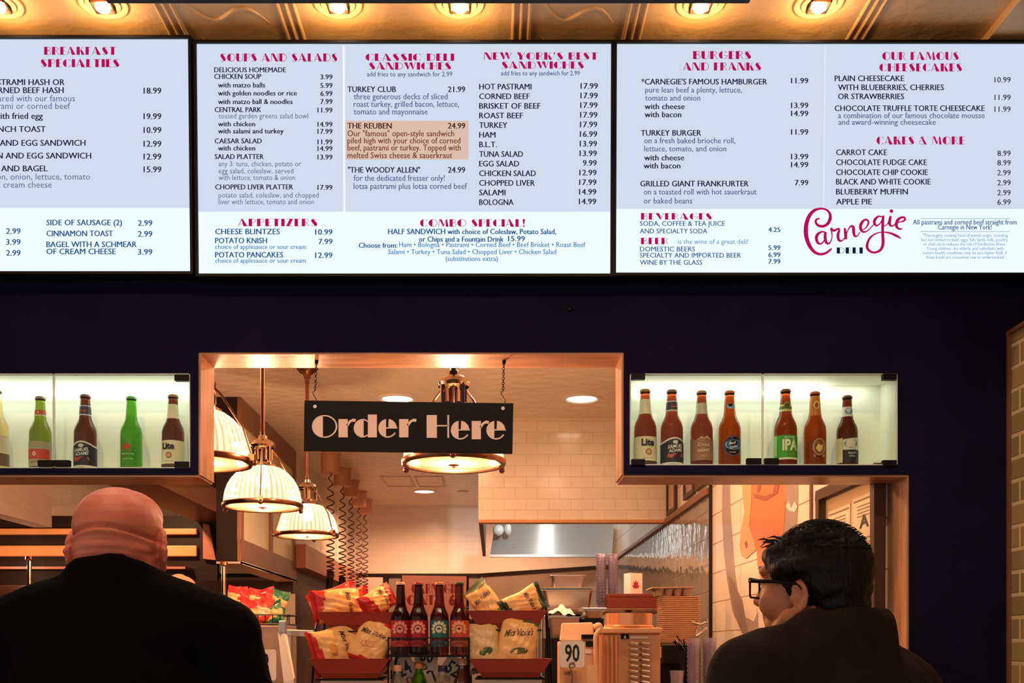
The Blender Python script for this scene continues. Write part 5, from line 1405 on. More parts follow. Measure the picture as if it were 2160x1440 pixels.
for i, (px, py, tl, s_, l) in enumerate(((853, 1412, -28, '24', 'tilted order card behind the clear bottle with pale cap'), (900, 1384, 12, '60', 'tilted order card behind the green bottle'), (955, 1412, 32, '52', 'tilted order card beside the dark purple cap'), (915, 1425, -40, '7', 'order card lying low behind the purple capped bottle'))):
    number_card(px, py, 3.335 + .008 * i, .075, .085, s_, l, tl, True, .5)

# ================================================================== RIGHT BACK COUNTER
ysf = 5.05
sh = thing('steel_shelf', 'steel shelf carrying pans, cups and the red box at the back right', 'shelf', (XA(1270, ysf), ysf + .15, 1.2))
zsh = ZA(1283, ysf)
MB().box(XA(1140, ysf), XA(1398, ysf), ysf - .02, ysf + .42, zsh - .02, zsh).build('shelf_board', pm('dull_brown_steel', (120, 90, 72), .45, .3), sh, bevel=.003)
for px in (1143, 1394):
    for y in (ysf, ysf + .40): MB().tube([(XA(px, ysf), y, 1.2), (XA(px, ysf), y, zsh - .02)], .012, 10).build('leg', M['steel'], sh)
def pan(x0p, x1p, ptop, pbot, Y, d, label, mat, name='steel_pan', lip=.008):
    xa, xb = XA(x0p, Y), XA(x1p, Y); zt, zb = ZA(ptop, Y), ZA(pbot, Y); t = .10 * (zt - zb) + .004
    r = thing(name, label, 'pan', ((xa + xb) / 2, Y + d / 2, zb))
    def rr(ins, z):
        out = []; x0, x1, y0, y1 = xa + ins, xb - ins, Y + ins, Y + d - ins; rad = .02
        for cx_, cy_, a0 in ((x1 - rad, y1 - rad, 0), (x0 + rad, y1 - rad, 90), (x0 + rad, y0 + rad, 180), (x1 - rad, y0 + rad, 270)):
            for k in range(5): a = radians(a0 + k * 22.5); out.append((cx_ + rad * cos(a), cy_ + rad * sin(a), z))
        return out
    L = [rr(t + lip, zb), rr(lip, zt - .006), rr(0, zt - .004), rr(0, zt), rr(lip + .002, zt), rr(t + lip + .002, zb + .003)]
    n = 20; v = [p for q in L for p in q]
    f = [tuple(range(n))[::-1]] + [(i * n + k, i * n + (k + 1) % n, (i + 1) * n + (k + 1) % n, (i + 1) * n + k) for i in range(5) for k in range(n)] + [tuple(5 * n + k for k in range(n))]
    MB().add(v, f).build('pan_body', mat, r)
    return r
pan(1142, 1254, 1243, 1283, ysf + .02, .24, 'large steel pan standing on the shelf, below the smaller pan', M['steel'])
pan(1160, 1236, 1212, 1242, ysf + .05, .17, 'small steel pan nested on top of the large pan', M['steel'])
ht = thing('steel_plate', 'flat steel lid lying across the large pan beneath the small pan', 'lid', at(1190, 1243, ysf + .1))
MB().boxc(P(1196, 1242.5, ysf + .13), (.26, .22, .004)).build('lid_plate', M['steel'], ht)

# cup stacks
def cup_mb(rt, rb, h):
    return MB().lathe([(0, 0), (rb, 0), (rb + .001, .002), (rt, h - .004), (rt + .002, h - .004), (rt + .002, h), (rt - .001, h), (rb - .001, .003), (0, .003)], 20)
def cup_stack(px, pt, pb, Y, n, rt, rb, h, group, what, lab):
    z0 = ZA(pb, Y); z1 = ZA(pt, Y); st = (z1 - z0 - h) / max(1, n - 1); x = XA(px, Y)
    first = None
    for i in range(n):
        if first is None:
            o = cup_mb(rt, rb, h).build('plastic_cup', M['cup']); first = o
        else:
            o = first.copy(); C.objects.link(o)
        o.location = (x, Y, z0 + i * st); o.rotation_euler = (0, 0, i * .3)
        tag(o, lab, 'cup', group)
ycu = ysf + .30
cup_stack(1268, 1168, 1283, ycu, 16, .027, .020, .045, 'left stack of clear cups on the shelf', '', 'clear plastic cup in the left tall stack on the steel shelf')
cup_stack(1293, 1168, 1283, ycu, 16, .027, .020, .045, 'right stack of clear cups on the shelf', '', 'clear plastic cup in the right tall stack on the steel shelf')
# red box and paper carton
rb_ = thing('red_box', 'flat orange-red box on the steel shelf', 'box', at(1337, 1283, ysf + .02))
MB().box(XA(1283, ysf), XA(1391, ysf), ysf - .01, ysf + .16, zsh + .0005, ZA(1253, ysf)).build('box_body', pm('brick_red_card', (112, 42, 28), .6), rb_, bevel=.002)
MB().box(XA(1283, ysf) + .002, XA(1391, ysf) - .002, ysf - .012, ysf + .162, ZA(1258, ysf), ZA(1252, ysf)).build('lid', pm('brick_red_lid', (118, 46, 30), .6), rb_, bevel=.001)
ct = thing('paper_carton', 'white paper carton with red flower print standing on the red box', 'carton', at(1335, 1252, ysf + .06))
ctm = pm('white_carton', (236, 224, 214), .5)
c0 = [P(1316, 1252, ysf + .09), P(1330, 1252, ysf + .02), P(1355, 1252, ysf + .06), P(1341, 1252, ysf + .13)]
for p in c0: p.z = ZA(1251.5, ysf)
c1 = [Vector((p.x, p.y, ZA(1207, ysf))) for p in c0]
MB().hexa(c0, c1).build('carton_body', ctm, ct)
m = MB(); nrm = (c0[2] - c0[1]).normalized(); b_ = c0[1] + (c0[2] - c0[1]) * .45
for k in range(5):
    a = radians(20 + k * 35); d1 = nrm * cos(a) * .026 + Vector((0, 0, sin(a) * .045)); s1 = nrm * -sin(a) * .007 + Vector((0, 0, cos(a) * .007))
    o_ = b_ + Vector((0, -.0012, .028)); m.add([o_, o_ + d1 * .5 + s1, o_ + d1, o_ + d1 * .5 - s1], [(0, 1, 2, 3)])
m.build('flower_print', LM((176, 44, 56)), ct)
# towel, flat pan and lidded tub at counter level
pan(1152, 1232, 1300, 1345, 4.75, .25, 'steel pan under the white towel on the back counter', M['steel'])
tw_ = thing('towel', 'crumpled white towel lying over the steel pan', 'towel', at(1190, 1300, 4.8))
m = MB(); nx, ny = 26, 14; v = []
for j in range(ny + 1):
    for i in range(nx + 1):
        u, w = i / nx, j / ny
        hgt = .055 * max(0, 1 - abs(u - .42) * 2.1) * (1 - (2 * w - 1) ** 2 * .6) + .010 * sin(9 * u + 5 * w) * sin(pi * u) + .006 * sin(23 * u - 6 * w)
        v.append((XA(1150, 4.78) + u * .175, 4.76 + w * .2, ZA(1299, 4.76) + max(.002, hgt)))
m.add(v, [(j * (nx + 1) + i, j * (nx + 1) + i + 1, (j + 1) * (nx + 1) + i + 1, (j + 1) * (nx + 1) + i) for j in range(ny) for i in range(nx)], 0, True)
m.build('cloth', pm('white_towel', (226, 216, 200), .9, bump=(90, .3)), tw_, angle=180)
pan(1230, 1278, 1286, 1303, 4.72, .16, 'shallow steel tub with a flat lid next to the towel', M['steel'], 'steel_tub')
tl = thing('steel_sheet', 'flat steel lid on the shallow tub', 'lid', at(1254, 1284, 4.8)); MB().box(XA(1226, 4.7), XA(1280, 4.7), 4.7, 4.88, ZA(1285.5, 4.7), ZA(1281, 4.7)).build('lid_plate', M['steel'], tl, bevel=.002)
sb = thing('tub_riser', 'low dark riser holding the tub and pan above the back counter', 'riser', at(1215, 1400, 4.85))
MB().box(XA(1150, 4.7), XA(1276, 4.7), 4.71, 5.02, 1.2005, ZA(1346, 4.72)).build('riser_body', M['black'], sb)
MB().box(XA(1233, 4.72), XA(1274, 4.72), 4.73, 4.9, ZA(1346, 4.72), ZA(1304, 4.72)).build('riser_step', M['black'], sb)

# beige ticket printer with a dark slot behind card 90
yp = 3.52
pr = thing('ticket_printer', 'beige ticket printer with dark slot behind the number 90 card', 'printer', at(1225, 1440, yp))
bg = pm('beige_plastic', (214, 170, 134), .4)
MB().box(XA(1180, yp), XA(1256, yp), yp, yp + .12, 1.08, ZA(1352, yp)).build('housing', bg, pr, bevel=.006)
m = MB().hexa([P(1180, 1352, yp), P(1256, 1352, yp), P(1256, 1352, yp + .12), P(1180, 1352, yp + .12)], [P(1184, 1314, yp + .03), P(1250, 1312, yp + .03), P(1250, 1312, yp + .12), P(1184, 1314, yp + .12)])
m.build('hood', bg, pr, bevel=.005)
MB().boxc(P(1240, 1342, yp - .002), (.044, .014, .014)).build('paper_slot', M['black'], pr)
MB().boxc(P(1244, 1358, yp - .002), (.028, .01, .018)).build('window', M['darkbrown'], pr)
MB().boxc(P(1241, 1374, yp - .002), (.020, .006, .012)).build('button', M['white'], pr)
m = MB().tube([P(1254, 1320, yp + .02), P(1262, 1318, yp), P(1266, 1326, yp - .01), P(1258, 1336, yp - .015), P(1256, 1345, yp - .015), P(1257, 1400, yp - .015), P(1258, 1460, yp - .015)], .008, 10)
m.sphere(P(1262, 1322, yp), .016, 12); m.build('lever', bg, pr)
wc = thing('white_card', 'blank pale card standing right of the ticket printer', 'card', at(1248, 1440, 3.36))
MB().slab([P(1239, 1402, 3.36), P(1259, 1403, 3.36), P(1262, 1655, 3.36), P(1234, 1655, 3.36)], (0, .004, 0)).build('sheet', pm('peach_card', (236, 186, 134), .5), wc)
tk = thing('table_card', 'small pale card with dark print under the number 90 card', 'card', at(1203, 1440, 3.40))
MB().slab([P(1188, 1410, 3.40), P(1228, 1416, 3.40), P(1230, 1650, 3.40), P(1186, 1650, 3.40)], (0, .003, 0)).build('sheet', bg, tk)
v, f, tw2 = text_flat('OVER', .02); MB().add([P(1190 + x / tw2 * 14, 1423 - y * 7, 3.3985) for x, y in v], f).build('lettering', LM((50, 34, 30)), tk)

# brass coloured urn-like cutlery dispenser
yd = 3.62
ds = thing('cutlery_dispenser', 'copper-toned steel dispenser with two columns of protruding handles', 'dispenser', at(1332, 1440, yd))
cop = pm('copper_steel', (222, 160, 116), .28, .45)
MB().box(XA(1272, yd), XA(1393, yd), yd, yd + .16, 1.08, ZA(1336, yd)).build('housing', cop, ds, bevel=.004)
MB().box(XA(1267, yd), XA(1396, yd), yd - .012, yd + .17, ZA(1336, yd), ZA(1323, yd)).build('top_flange', pm('cream_copper', (236, 176, 124), .3, .3), ds, bevel=.005)
c = P(1326, 1322, yd + .07)
m = MB(); n = 40; v = []
for z in (0, .052):
    for k in range(n):
        rr = .082 + (.0025 if (k // 2) % 2 else -.0015); v.append((c.x + rr * cos(2 * pi * k / n), c.y + rr * sin(2 * pi * k / n) * .9, ZA(1323, yd) + z))
m.add(v, [(k, (k + 1) % n, n + (k + 1) % n, n + k) for k in range(n)]); m.add(v[n:], [tuple(range(n))])
m.lathe([(.087, 0), (.090, .004), (.086, .010)], 40, (c.x, c.y, ZA(1323, yd)), sy=.92)
m.build('fluted_bowl', cop, ds)
MB().lathe([(0, .012), (.016, .012), (.010, 0), (0, 0)], 14, (c.x, c.y, ZA(1323, yd) + .052)).build('knob', M['black'], ds)
for px in (1281, 1291, 1300): MB().tube([P(px, 1340, yd - .004), (XA(px, yd), yd - .004, 1.085)], .006, 8).build('flute', cop, ds)
MB().boxc(P(1318, 1342, yd - .003), (.028, .006, .018)).build('badge', M['black'], ds)
MB().add([(q.x, q.y - .007, q.z) for q in (P(1315, 1346, yd), P(1321, 1346, yd), P(1318, 1338, yd))], [(0, 1, 2)]).build('badge_mark', LM((226, 170, 140)), ds)
MB().boxc(P(1348, 1344, yd - .003), (.062, .008, .006)).build('label_strip', M['white'], ds)
for px, cnt in ((1336, 9), (1360, 9)):
    for k in range(cnt):
        a = P(px, 1357 + k * 11.6, yd)
        MB().tube([a + Vector((-.016, -.004, .001)), a + Vector((-.010, -.022, .0)), a + Vector((.010, -.024, -.002)), a + Vector((.016, -.006, -.002))], [.004, .0068, .0066, .003], 8).build('handle', M['chrome'], ds)

# black shelf box, stack of paper trays, cup holder, straws, tongs
yb3 = 4.72
bx = thing('black_bin', 'black bin holding coloured packets below the stack of paper trays', 'bin', at(1425, 1400, yb3))
MB().box(XA(1398, yb3), XA(1460, yb3), yb3, yb3 + .26, ZA(1400, yb3), ZA(1360, yb3)).build('upper_box', M['black'], bx, bevel=.003)
MB().box(XA(1362, yb3), XA(1462, yb3), yb3 + .06, yb3 + .3, 1.2005, ZA(1400, yb3)).build('lower_box', M['blackmetal'], bx, bevel=.003)
for i, (px, col) in enumerate(((1374, (206, 70, 60)), (1380, (226, 190, 150)), (1386, (200, 110, 70)), (1391, (226, 196, 160)), (1396, (214, 60, 54)))):
    o = MB().boxc(P(px, 1375, yb3 + .07), (.010, .05, .05)).build('sugar_packet', LM(col))
    tag(o, ['red packet at the left end of the row by the black bin', 'pale packet second in the row by the black bin', 'orange packet in the middle of the row by the black bin', 'pale packet fourth in the row by the black bin', 'red packet touching the black bin'][i], 'packet', 'packets beside the black bin')
tyb = yb3 + .03; zt0, zt1 = ZA(1359, tyb), ZA(1257, tyb); nT = 24; first = None
for i in range(nT):
    if first is None:
        xa, xb = XA(1398, tyb), XA(1481, tyb); xc_, w_ = (xa + xb) / 2, (xb - xa)
        m = MB(); L = []
        def rr2(wx, d, z):
            out = []; rad = .025
            for sx, sy, a0 in ((1, 1, 0), (-1, 1, 90), (-1, -1, 180), (1, -1, 270)):
                for k in range(4): a = radians(a0 + k * 30); out.append((sx * (wx / 2 - rad) + rad * cos(a), sy * (d / 2 - rad) + rad * sin(a), z))
            return out
        L = [rr2(w_ * .86, .16, 0), rr2(w_ * .97, .18, .010), rr2(w_, .19, .010), rr2(w_, .19, .0125), rr2(w_ * .96, .178, .0125), rr2(w_ * .85, .158, .003)]
        n = 16; v = [p for q in L for p in q]
        m.add(v, [tuple(range(n))[::-1]] + [(a * n + k, a * n + (k + 1) % n, (a + 1) * n + (k + 1) % n, (a + 1) * n + k) for a in range(5) for k in range(n)] + [tuple(5 * n + k for k in range(n))])
        o = m.build('paper_tray', pm('kraft_tray', (222, 178, 140), .7, var=(8, .08))); first = o
    else:
        o = first.copy(); C.objects.link(o)
    o.location = (xc_ + .0012 * sin(i * 2.1), tyb + .11, zt0 + .001 + i * (zt1 - zt0 - .013) / (nT - 1)); o.rotation_euler = (0, 0, .02 * sin(i * 1.7))
    tag(o, 'tan paper tray in the tall stack by the right wall', 'tray', 'stack of paper trays')
eg = thing('cup_carrier', 'grey-brown pulp cup carrier upside down on the paper trays', 'carrier', (XA(1424, tyb), tyb + .1, zt1))
m = MB(); xa, xb = XA(1374, tyb), XA(1468, tyb)
m.hexa([(xa, tyb, zt1 + .036), (xb, tyb, zt1 + .040), (xb, tyb + .18, zt1 + .040), (xa, tyb + .18, zt1 + .036)], [(xa + .005, tyb, zt1 + .042), (xb - .005, tyb, zt1 + .046), (xb - .005, tyb + .18, zt1 + .046), (xa + .005, tyb + .18, zt1 + .042)])
for k in range(4):
    for j in range(2):
        m.lathe([(.010, .002), (.014, .004), (.022, .040)], 14, (xa + .045 + k * .042, tyb + .04 + j * .09, zt1))
m.build('pulp', pm('pulp_grey', (176, 146, 120), .9, bump=(120, .3)), eg)
ycs = 4.42
cup_stack(1464, 1345, 1500, ycs, 14, .030, .023, .06, 'left stack of clear cups by the man with glasses', '', 'clear cup in the stack left of the man with glasses, nearer the paper trays')
cup_stack(1497, 1345, 1500, ycs, 14, .030, .023, .06, 'right stack of clear cups by the man with glasses', '', 'clear cup in the stack left of the man with glasses, nearer his shoulder')
cup_stack(1428, 1414, 1500, 4.40, 3, .030, .024, .07, 'short cup stack by the black bin', '', 'clear cup in the short stack below the black bin')
fk = thing('straw_bundle', 'bunch of dark straws sticking out left of the clear cups', 'straws', at(1440, 1360, 4.5))
rd = random.Random(3)
hb = P(1446, 1362, 4.52)
for k in range(9):
    e0 = P(1420 + rd.uniform(0, 26), 1340 + rd.uniform(0, 16), 4.5)
    MB().tube([hb + Vector((rd.uniform(-.01, .01), .01, -.03)), e0], .0028, 6).build('straw', M['black' if k % 3 else 'chrome'], fk)
MB().lathe([(.022, 0), (.028, .10), (.026, .10), (.020, .002)], 18, (hb.x, hb.y, hb.z - .12)).build('holder', M['black'], fk)
MB().box(hb.x - .03, hb.x + .03, hb.y - .03, hb.y + .03, 1.2005, hb.z - .12).build('holder_block', M['black'], fk)
tg = thing('serving_tongs', 'steel serving tongs resting on top of the clear cups', 'tongs', at(1480, 1330, 4.42))
m = MB(); m.tube([P(1460, 1312, 4.44), P(1478, 1317, 4.42), P(1492, 1312, 4.41), P(1491, 1305, 4.41)], .006, 8); m.tube([P(1470, 1341, 4.43), P(1484, 1330, 4.42), P(1493, 1324, 4.42)], .007, 8); m.tube([P(1478, 1317, 4.42), P(1472, 1328, 4.43), P(1470, 1341, 4.43)], .005, 8)
m.build('arms', M['steel'], tg)
# ================================================================== PEOPLE
def blob(name, prims, voxel, smooth, mat, parent, local=False, disp=None, factor=.5):
    """one continuous skin over ellipsoids ('e', centre, radii, rotation) and tapered limbs ('c', a, b, ra, rb)"""
    mb = MB()
    for p in prims:
        if p[0] == 'e':
            R = p[3].to_matrix() if len(p) > 3 and isinstance(p[3], Euler) else (p[3] if len(p) > 3 else None)
            mb.sphere(p[1], p[2], 24, R=R)
        else:
            a, b, ra, rb = Vector(p[1]), Vector(p[2]), p[3], p[4]
            d = b - a; L = d.length; Q = d.to_track_quat('Z', 'Y').to_matrix()
            prof = []
            K = 7
            for k in range(K + 1):
                t = -pi / 2 + (pi / 2) * k / K; prof.append((max(ra * cos(t), .0003), ra * sin(t)))
            for k in range(K + 1):
                t = (pi / 2) * k / K; prof.append((max(rb * cos(t), .0003), L + rb * sin(t)))
            o0 = len(mb.v)
            mb.lathe(prof, 20, a, Q)
            n = 20; m = len(prof)
            mb.f.append([o0 + k for k in range(n)][::-1]); mb.m.append(0); mb.sm.append(True)
            mb.f.append([o0 + (m - 1) * n + k for k in range(n)]); mb.m.append(0); mb.sm.append(True)
    me = bpy.data.meshes.new(name); me.from_pydata(mb.v, [], mb.f)
    bm = bmesh.new(); bm.from_mesh(me); bmesh.ops.remove_doubles(bm, verts=bm.verts, dist=1e-5); bmesh.ops.recalc_face_normals(bm, faces=bm.faces); bm.to_mesh(me); bm.free()
    ob = bpy.data.objects.new(name, me); C.objects.link(ob)
    r = ob.modifiers.new('skin_over', 'REMESH'); r.mode = 'VOXEL'; r.voxel_size = voxel; r.use_smooth_shade = True
    if smooth:
        s_ = ob.modifiers.new('soften', 'SMOOTH'); s_.factor = factor; s_.iterations = smooth
    dg = bpy.context.evaluated_depsgraph_get()
    me2 = bpy.data.meshes.new_from_object(ob.evaluated_get(dg))
    bpy.data.objects.remove(ob)
    if disp: 
        me2.update()
        nn = [v.normal.copy() for v in me2.vertices]
        for v, q in zip(me2.vertices, nn): v.co += q * disp(v.co)
    L = WL(parent)
    if not local:
        for v in me2.vertices: v.co -= Vector(L)
    me2.name = name
    for p in me2.polygons: p.use_smooth = True
    me2.materials.clear(); me2.materials.append(mat)
    o = bpy.data.objects.new(name, me2); C.objects.link(o); o.parent = parent
    return o
from mathutils import noise as mnoise
def wrinkle(sc, amp, st=(1, 1, 1)):
    return lambda p: amp * (mnoise.noise(Vector((p.x * sc * st[0], p.y * sc * st[1], p.z * sc * st[2]))) + .5 * mnoise.noise(Vector((p.x * sc * 2.1 * st[0], p.y * sc * 2.1, p.z * sc * 2.1 * st[2]))))
def hand(wrist, direc, palm_n, s=1.0):
    """five separate bent fingers on a palm"""
    d = Vector(direc).normalized(); n = Vector(palm_n).normalized(); w = d.cross(n).normalized()
    W = Vector(wrist); out = [('c', W, W + d * .03, .026 * s, .030 * s)]
    out += [('e', W + d * .055, (.040 * s, .016 * s, .046 * s), Matrix((w, n, d)).transposed())]
    for k, ln in enumerate((.062, .075, .070, .055)):
        b = W + d * .092 + w * (.030 - .020 * k) * s
        m1 = b + d * ln * .5 + n * .006; m2 = m1 + (d * .6 + n * .5) * ln * .5
        out += [('c', b - d * .02, m1, .0095 * s, .0085 * s), ('c', m1, m2, .0085 * s, .0070 * s)]
    tb = W + d * .03 + w * .036 * s
    t1 = tb + (d * .6 + w * .7).normalized() * .04; t2 = t1 + (d * .8 + w * .2 + n * .3).normalized() * .03
    out += [('c', tb, t1, .012 * s, .010 * s), ('c', t1, t2, .010 * s, .008 * s)]
    return out

# ---------------------------------------------------------------- bald man, seen from behind
bx_, by_ = XA(247, 2.08), 2.08
man = thing('person', 'bald person in black coat seen from behind, waiting at the counter on the left', 'person', (bx_, by_, 0))
def B3(x, y, z): return Vector((bx_ + x, by_ + y, z))
pr_ = []
pr_ += [('e', B3(0, .005, 1.742), (.0865, .102, .0815)), ('e', B3(0, .0, 1.700), (.083, .095, .05)), ('e', B3(0, .045, 1.765), (.076, .078, .060)),
        ('e', B3(0, -.030, 1.690), (.079, .060, .030)),               # roll of skin under the crease
        ('c', B3(0, -.015, 1.52), B3(0, -.005, 1.69), .082, .080),
        ('e', B3(0, .075, 1.665), (.062, .055, .075)), ('e', B3(0, .095, 1.605), (.045, .040, .036)),   # face and chin on the far side
        ('e', B3(0, .118, 1.700), (.014, .022, .026)), ('e', B3(0, .122, 1.680), (.018, .018, .012)), ('e', B3(0, .112, 1.642), (.026, .014, .010)),
        ('e', B3(-.030, .098, 1.725), (.022, .012, .010)), ('e', B3(.030, .098, 1.725), (.022, .012, .010))]
for s_ in (-1, 1):                                                  # ears
    R_ = Euler((radians(-10), 0, radians(26 * s_))).to_matrix(); ec = B3(s_ * .0895, .006, 1.700)
    pr_ += [('e', ec, (.0075, .019, .034), R_), ('e', ec + Vector((-s_ * .004, .008, 0)), (.010, .012, .030), R_)]
    rim_ = [ec + R_ @ Vector((s_ * .0035, -.018 * cos(radians(-75 + k * 27)), .035 * sin(radians(-75 + k * 27)))) for k in range(9)]
    for q0, q1 in zip(rim_, rim_[1:]): pr_.append(('c', q0, q1, .0052, .0052))
    pr_ += [('e', B3(s_ * .0905, .010, 1.662), (.008, .010, .013))]
# hidden lower body, arms reaching to the counter
for s_ in (-1, 1):
    pr_ += [('c', B3(s_ * .20, .10, 1.24), B3(s_ * .16, .74, 1.165), .040, .030)]
    pr_ += hand(B3(s_ * .16, .74, 1.150), (0, 1, -.25), (0, -.25, -1))
    pr_ += [('c', B3(s_ * .10, 0, .92), B3(s_ * .11, .0, .5), .085, .06), ('c', B3(s_ * .11, .0, .5), B3(s_ * .115, -.02, .09), .06, .042), ('c', B3(s_ * .115, -.03, .05), B3(s_ * .12, .10, .04), .04, .035)]
pr_ += [('c', B3(0, 0, .95), B3(0, -.01, 1.5), .13, .10), ('c', B3(-.15, 0, 1.46), B3(.15, 0, 1.46), .07, .07)]
for s_ in (-1, 1): pr_ += [('c', B3(s_ * .17, 0, 1.46), B3(s_ * .20, .10, 1.24), .05, .04)]
def creases(p):
    x, y, z = p.x - bx_, p.y - by_, p.z
    if y > .0 or z < 1.60: return 0
    k = min(1, max(0, -y / .03)); d = 0
    for zc_, amp, wd, bend_ in ((1.7345, .0085, .0036, 3.0), (1.690, .0022, .0035, 1.2)):
        t = (z - (zc_ - bend_ * x * x)) / wd
        d -= amp * math.exp(-t * t)
        d += amp * .45 * math.exp(-((t + 2.2) / 1.6) ** 2)
    return d * k
blob('body', pr_, .0042, 5, M['skin'], man, disp=creases)
co = []
co += [('c', B3(-.10, -.02, 1.515), B3(.10, -.02, 1.515), .100, .100), ('c', B3(-.225, -.01, 1.528), B3(-.05, -.02, 1.572), .071, .090), ('c', B3(.225, -.01, 1.528), B3(.05, -.02, 1.572), .071, .090),
       ('e', B3(0, -.01, 1.34), (.235, .165, .24)), ('e', B3(0, 0, 1.12), (.215, .165, .26)), ('e', B3(0, 0, .93), (.21, .16, .16)), ('c', B3(-.1, 0, .84), B3(.1, 0, .84), .13, .13)]
for s_ in (-1, 1):
    co += [('c', B3(s_ * .222, -.005, 1.51), B3(s_ * .258, .01, 1.36), .070, .072), ('c', B3(s_ * .262, .01, 1.36), B3(s_ * .285, .06, 1.20), .074, .064), ('c', B3(s_ * .285, .06, 1.20), B3(s_ * .17, .66, 1.175), .062, .046)]
for k in range(28):                                                # stand-up collar, higher at the back
    a = 2 * pi * k / 28; bk_ = .5 - .5 * sin(a)
    co.append(('c', B3(.080 * cos(a), -.012 + .080 * sin(a), 1.56), B3(.084 * cos(a), -.014 + .082 * sin(a), 1.605 + .062 * bk_), .022, .015))
blob('coat', co, .009, 6, M['jacket'], man, disp=wrinkle(9, .006, (1, 1, .6)))
tr_ = []
for s_ in (-1, 1): tr_ += [('c', B3(s_ * .10, 0, .95), B3(s_ * .11, .0, .5), .105, .082), ('c', B3(s_ * .11, .0, .5), B3(s_ * .115, -.02, .07), .082, .066)]
blob('trousers', tr_, .012, 4, M['trousers'], man)
for s_ in (-1, 1):
    blob('shoe', [('e', B3(s_ * .117, .05, .045), (.052, .14, .044)), ('c', B3(s_ * .116, -.03, .06), B3(s_ * .116, -.025, .10), .045, .048), ('e', B3(s_ * .117, .05, .018), (.054, .145, .0175))], .008, 2, M['shoe'], man)

# ---------------------------------------------------------------- man with glasses, looking left
hx_, hy_, hz_ = XA(1716, 1.96), 1.96, ZA(1222, 1.96)
gm = thing('person', 'person with black hair and dark glasses looking left, in front of the right wall', 'person', (hx_ + .02, hy_, 0))
fw = Vector((-.766, .643, 0)); lf_ = Vector((-.643, -.766, 0)); up = Vector((0, 0, 1)); hc = Vector((hx_, hy_, hz_))
HR = Matrix((fw, lf_, up)).transposed()
TL_ = Matrix.Rotation(radians(0), 3, 'X')
def H3(f_, l_, u_): return hc + fw * f_ + lf_ * l_ + up * u_
gp_ = []
gp_ += [('e', H3(-.008, 0, .012), (.094, .073, .080), HR), ('e', H3(.045, 0, -.030), (.058, .062, .070), HR), ('e', H3(.040, 0, -.085), (.056, .050, .045), HR), ('e', H3(.078, 0, -.110), (.022, .024, .018), HR),
        ('c', H3(-.035, 0, -.05), H3(-.045, 0, -.19), .060, .066),
        ('c', H3(.094, 0, -.005), H3(.112, 0, -.038), .009, .012), ('e', H3(.104, .010, -.042), (.009, .008, .007), HR), ('e', H3(.104, -.010, -.042), (.009, .008, .007), HR),
        ('e', H3(.090, 0, -.066), (.013, .023, .006), HR), ('e', H3(.088, 0, -.078), (.013, .020, .006), HR), ('e', H3(.078, 0, .018), (.022, .058, .016), HR)]
for s_ in (-1, 1):
    gp_ += [('e', H3(.078, s_ * .032, -.002), (.013, .015, .010), HR), ('e', H3(.062, s_ * .042, -.045), (.030, .022, .030), HR), ('c', H3(.02, s_ * .058, -.075), H3(.065, s_ * .025, -.108), .022, .016)]
    er = Euler((0, radians(-14), 0)).to_matrix()
    gp_ += [('e', H3(-.004, s_ * .073, -.038), (.016, .005, .026), HR @ er)]
    rim_ = [H3(-.005 - .0165 * cos(radians(-80 + k * 28)), s_ * (.0795 + .004 * cos(radians(-80 + k * 28))), -.036 + .027 * sin(radians(-80 + k * 28))) for k in range(9)]
    for q0, q1 in zip(rim_, rim_[1:]): gp_.append(('c', q0, q1, .0048, .0048))
    gp_ += [('c', H3(-.013, s_ * .078, -.030), H3(-.010, s_ * .078, -.052), .0038, .0042)]
    gp_ += [('e', H3(.004, s_ * .074, -.064), (.009, .006, .010), HR), ('c', H3(.008, s_ * .076, -.024), H3(.010, s_ * .076, -.042), .004, .005)]
# body below (mostly under the coat)
bf = Vector((-.80, .60, 0)); bl = Vector((-.60, -.80, 0)); b0_ = Vector((hx_ + .045, hy_ - .0, 0))
def G3(f_, l_, u_): return b0_ + bf * f_ + bl * l_ + up * u_
gp_ += [('c', G3(0, 0, .92), G3(-.01, 0, 1.40), .12, .10), ('c', G3(-.01, -.14, 1.36), G3(-.01, .14, 1.36), .06, .06)]
for s_ in (-1, 1):
    gp_ += [('c', G3(0, s_ * .16, 1.36), G3(.02, s_ * .22, 1.08), .045, .038), ('c', G3(.02, s_ * .22, 1.08), G3(.24, s_ * .14, 1.12), .036, .028)] + hand(G3(.26, s_ * .13, 1.12), bf + Vector((0, 0, .1)), bl * -s_)
    gp_ += [('c', G3(0, s_ * .09, .9), G3(.01, s_ * .10, .48), .08, .056), ('c', G3(.01, s_ * .10, .48), G3(0, s_ * .10, .09), .056, .04), ('c', G3(-.02, s_ * .10, .05), G3(.11, s_ * .11, .04), .038, .034)]
blob('body', gp_, .0045, 4, M['skin2'], gm)
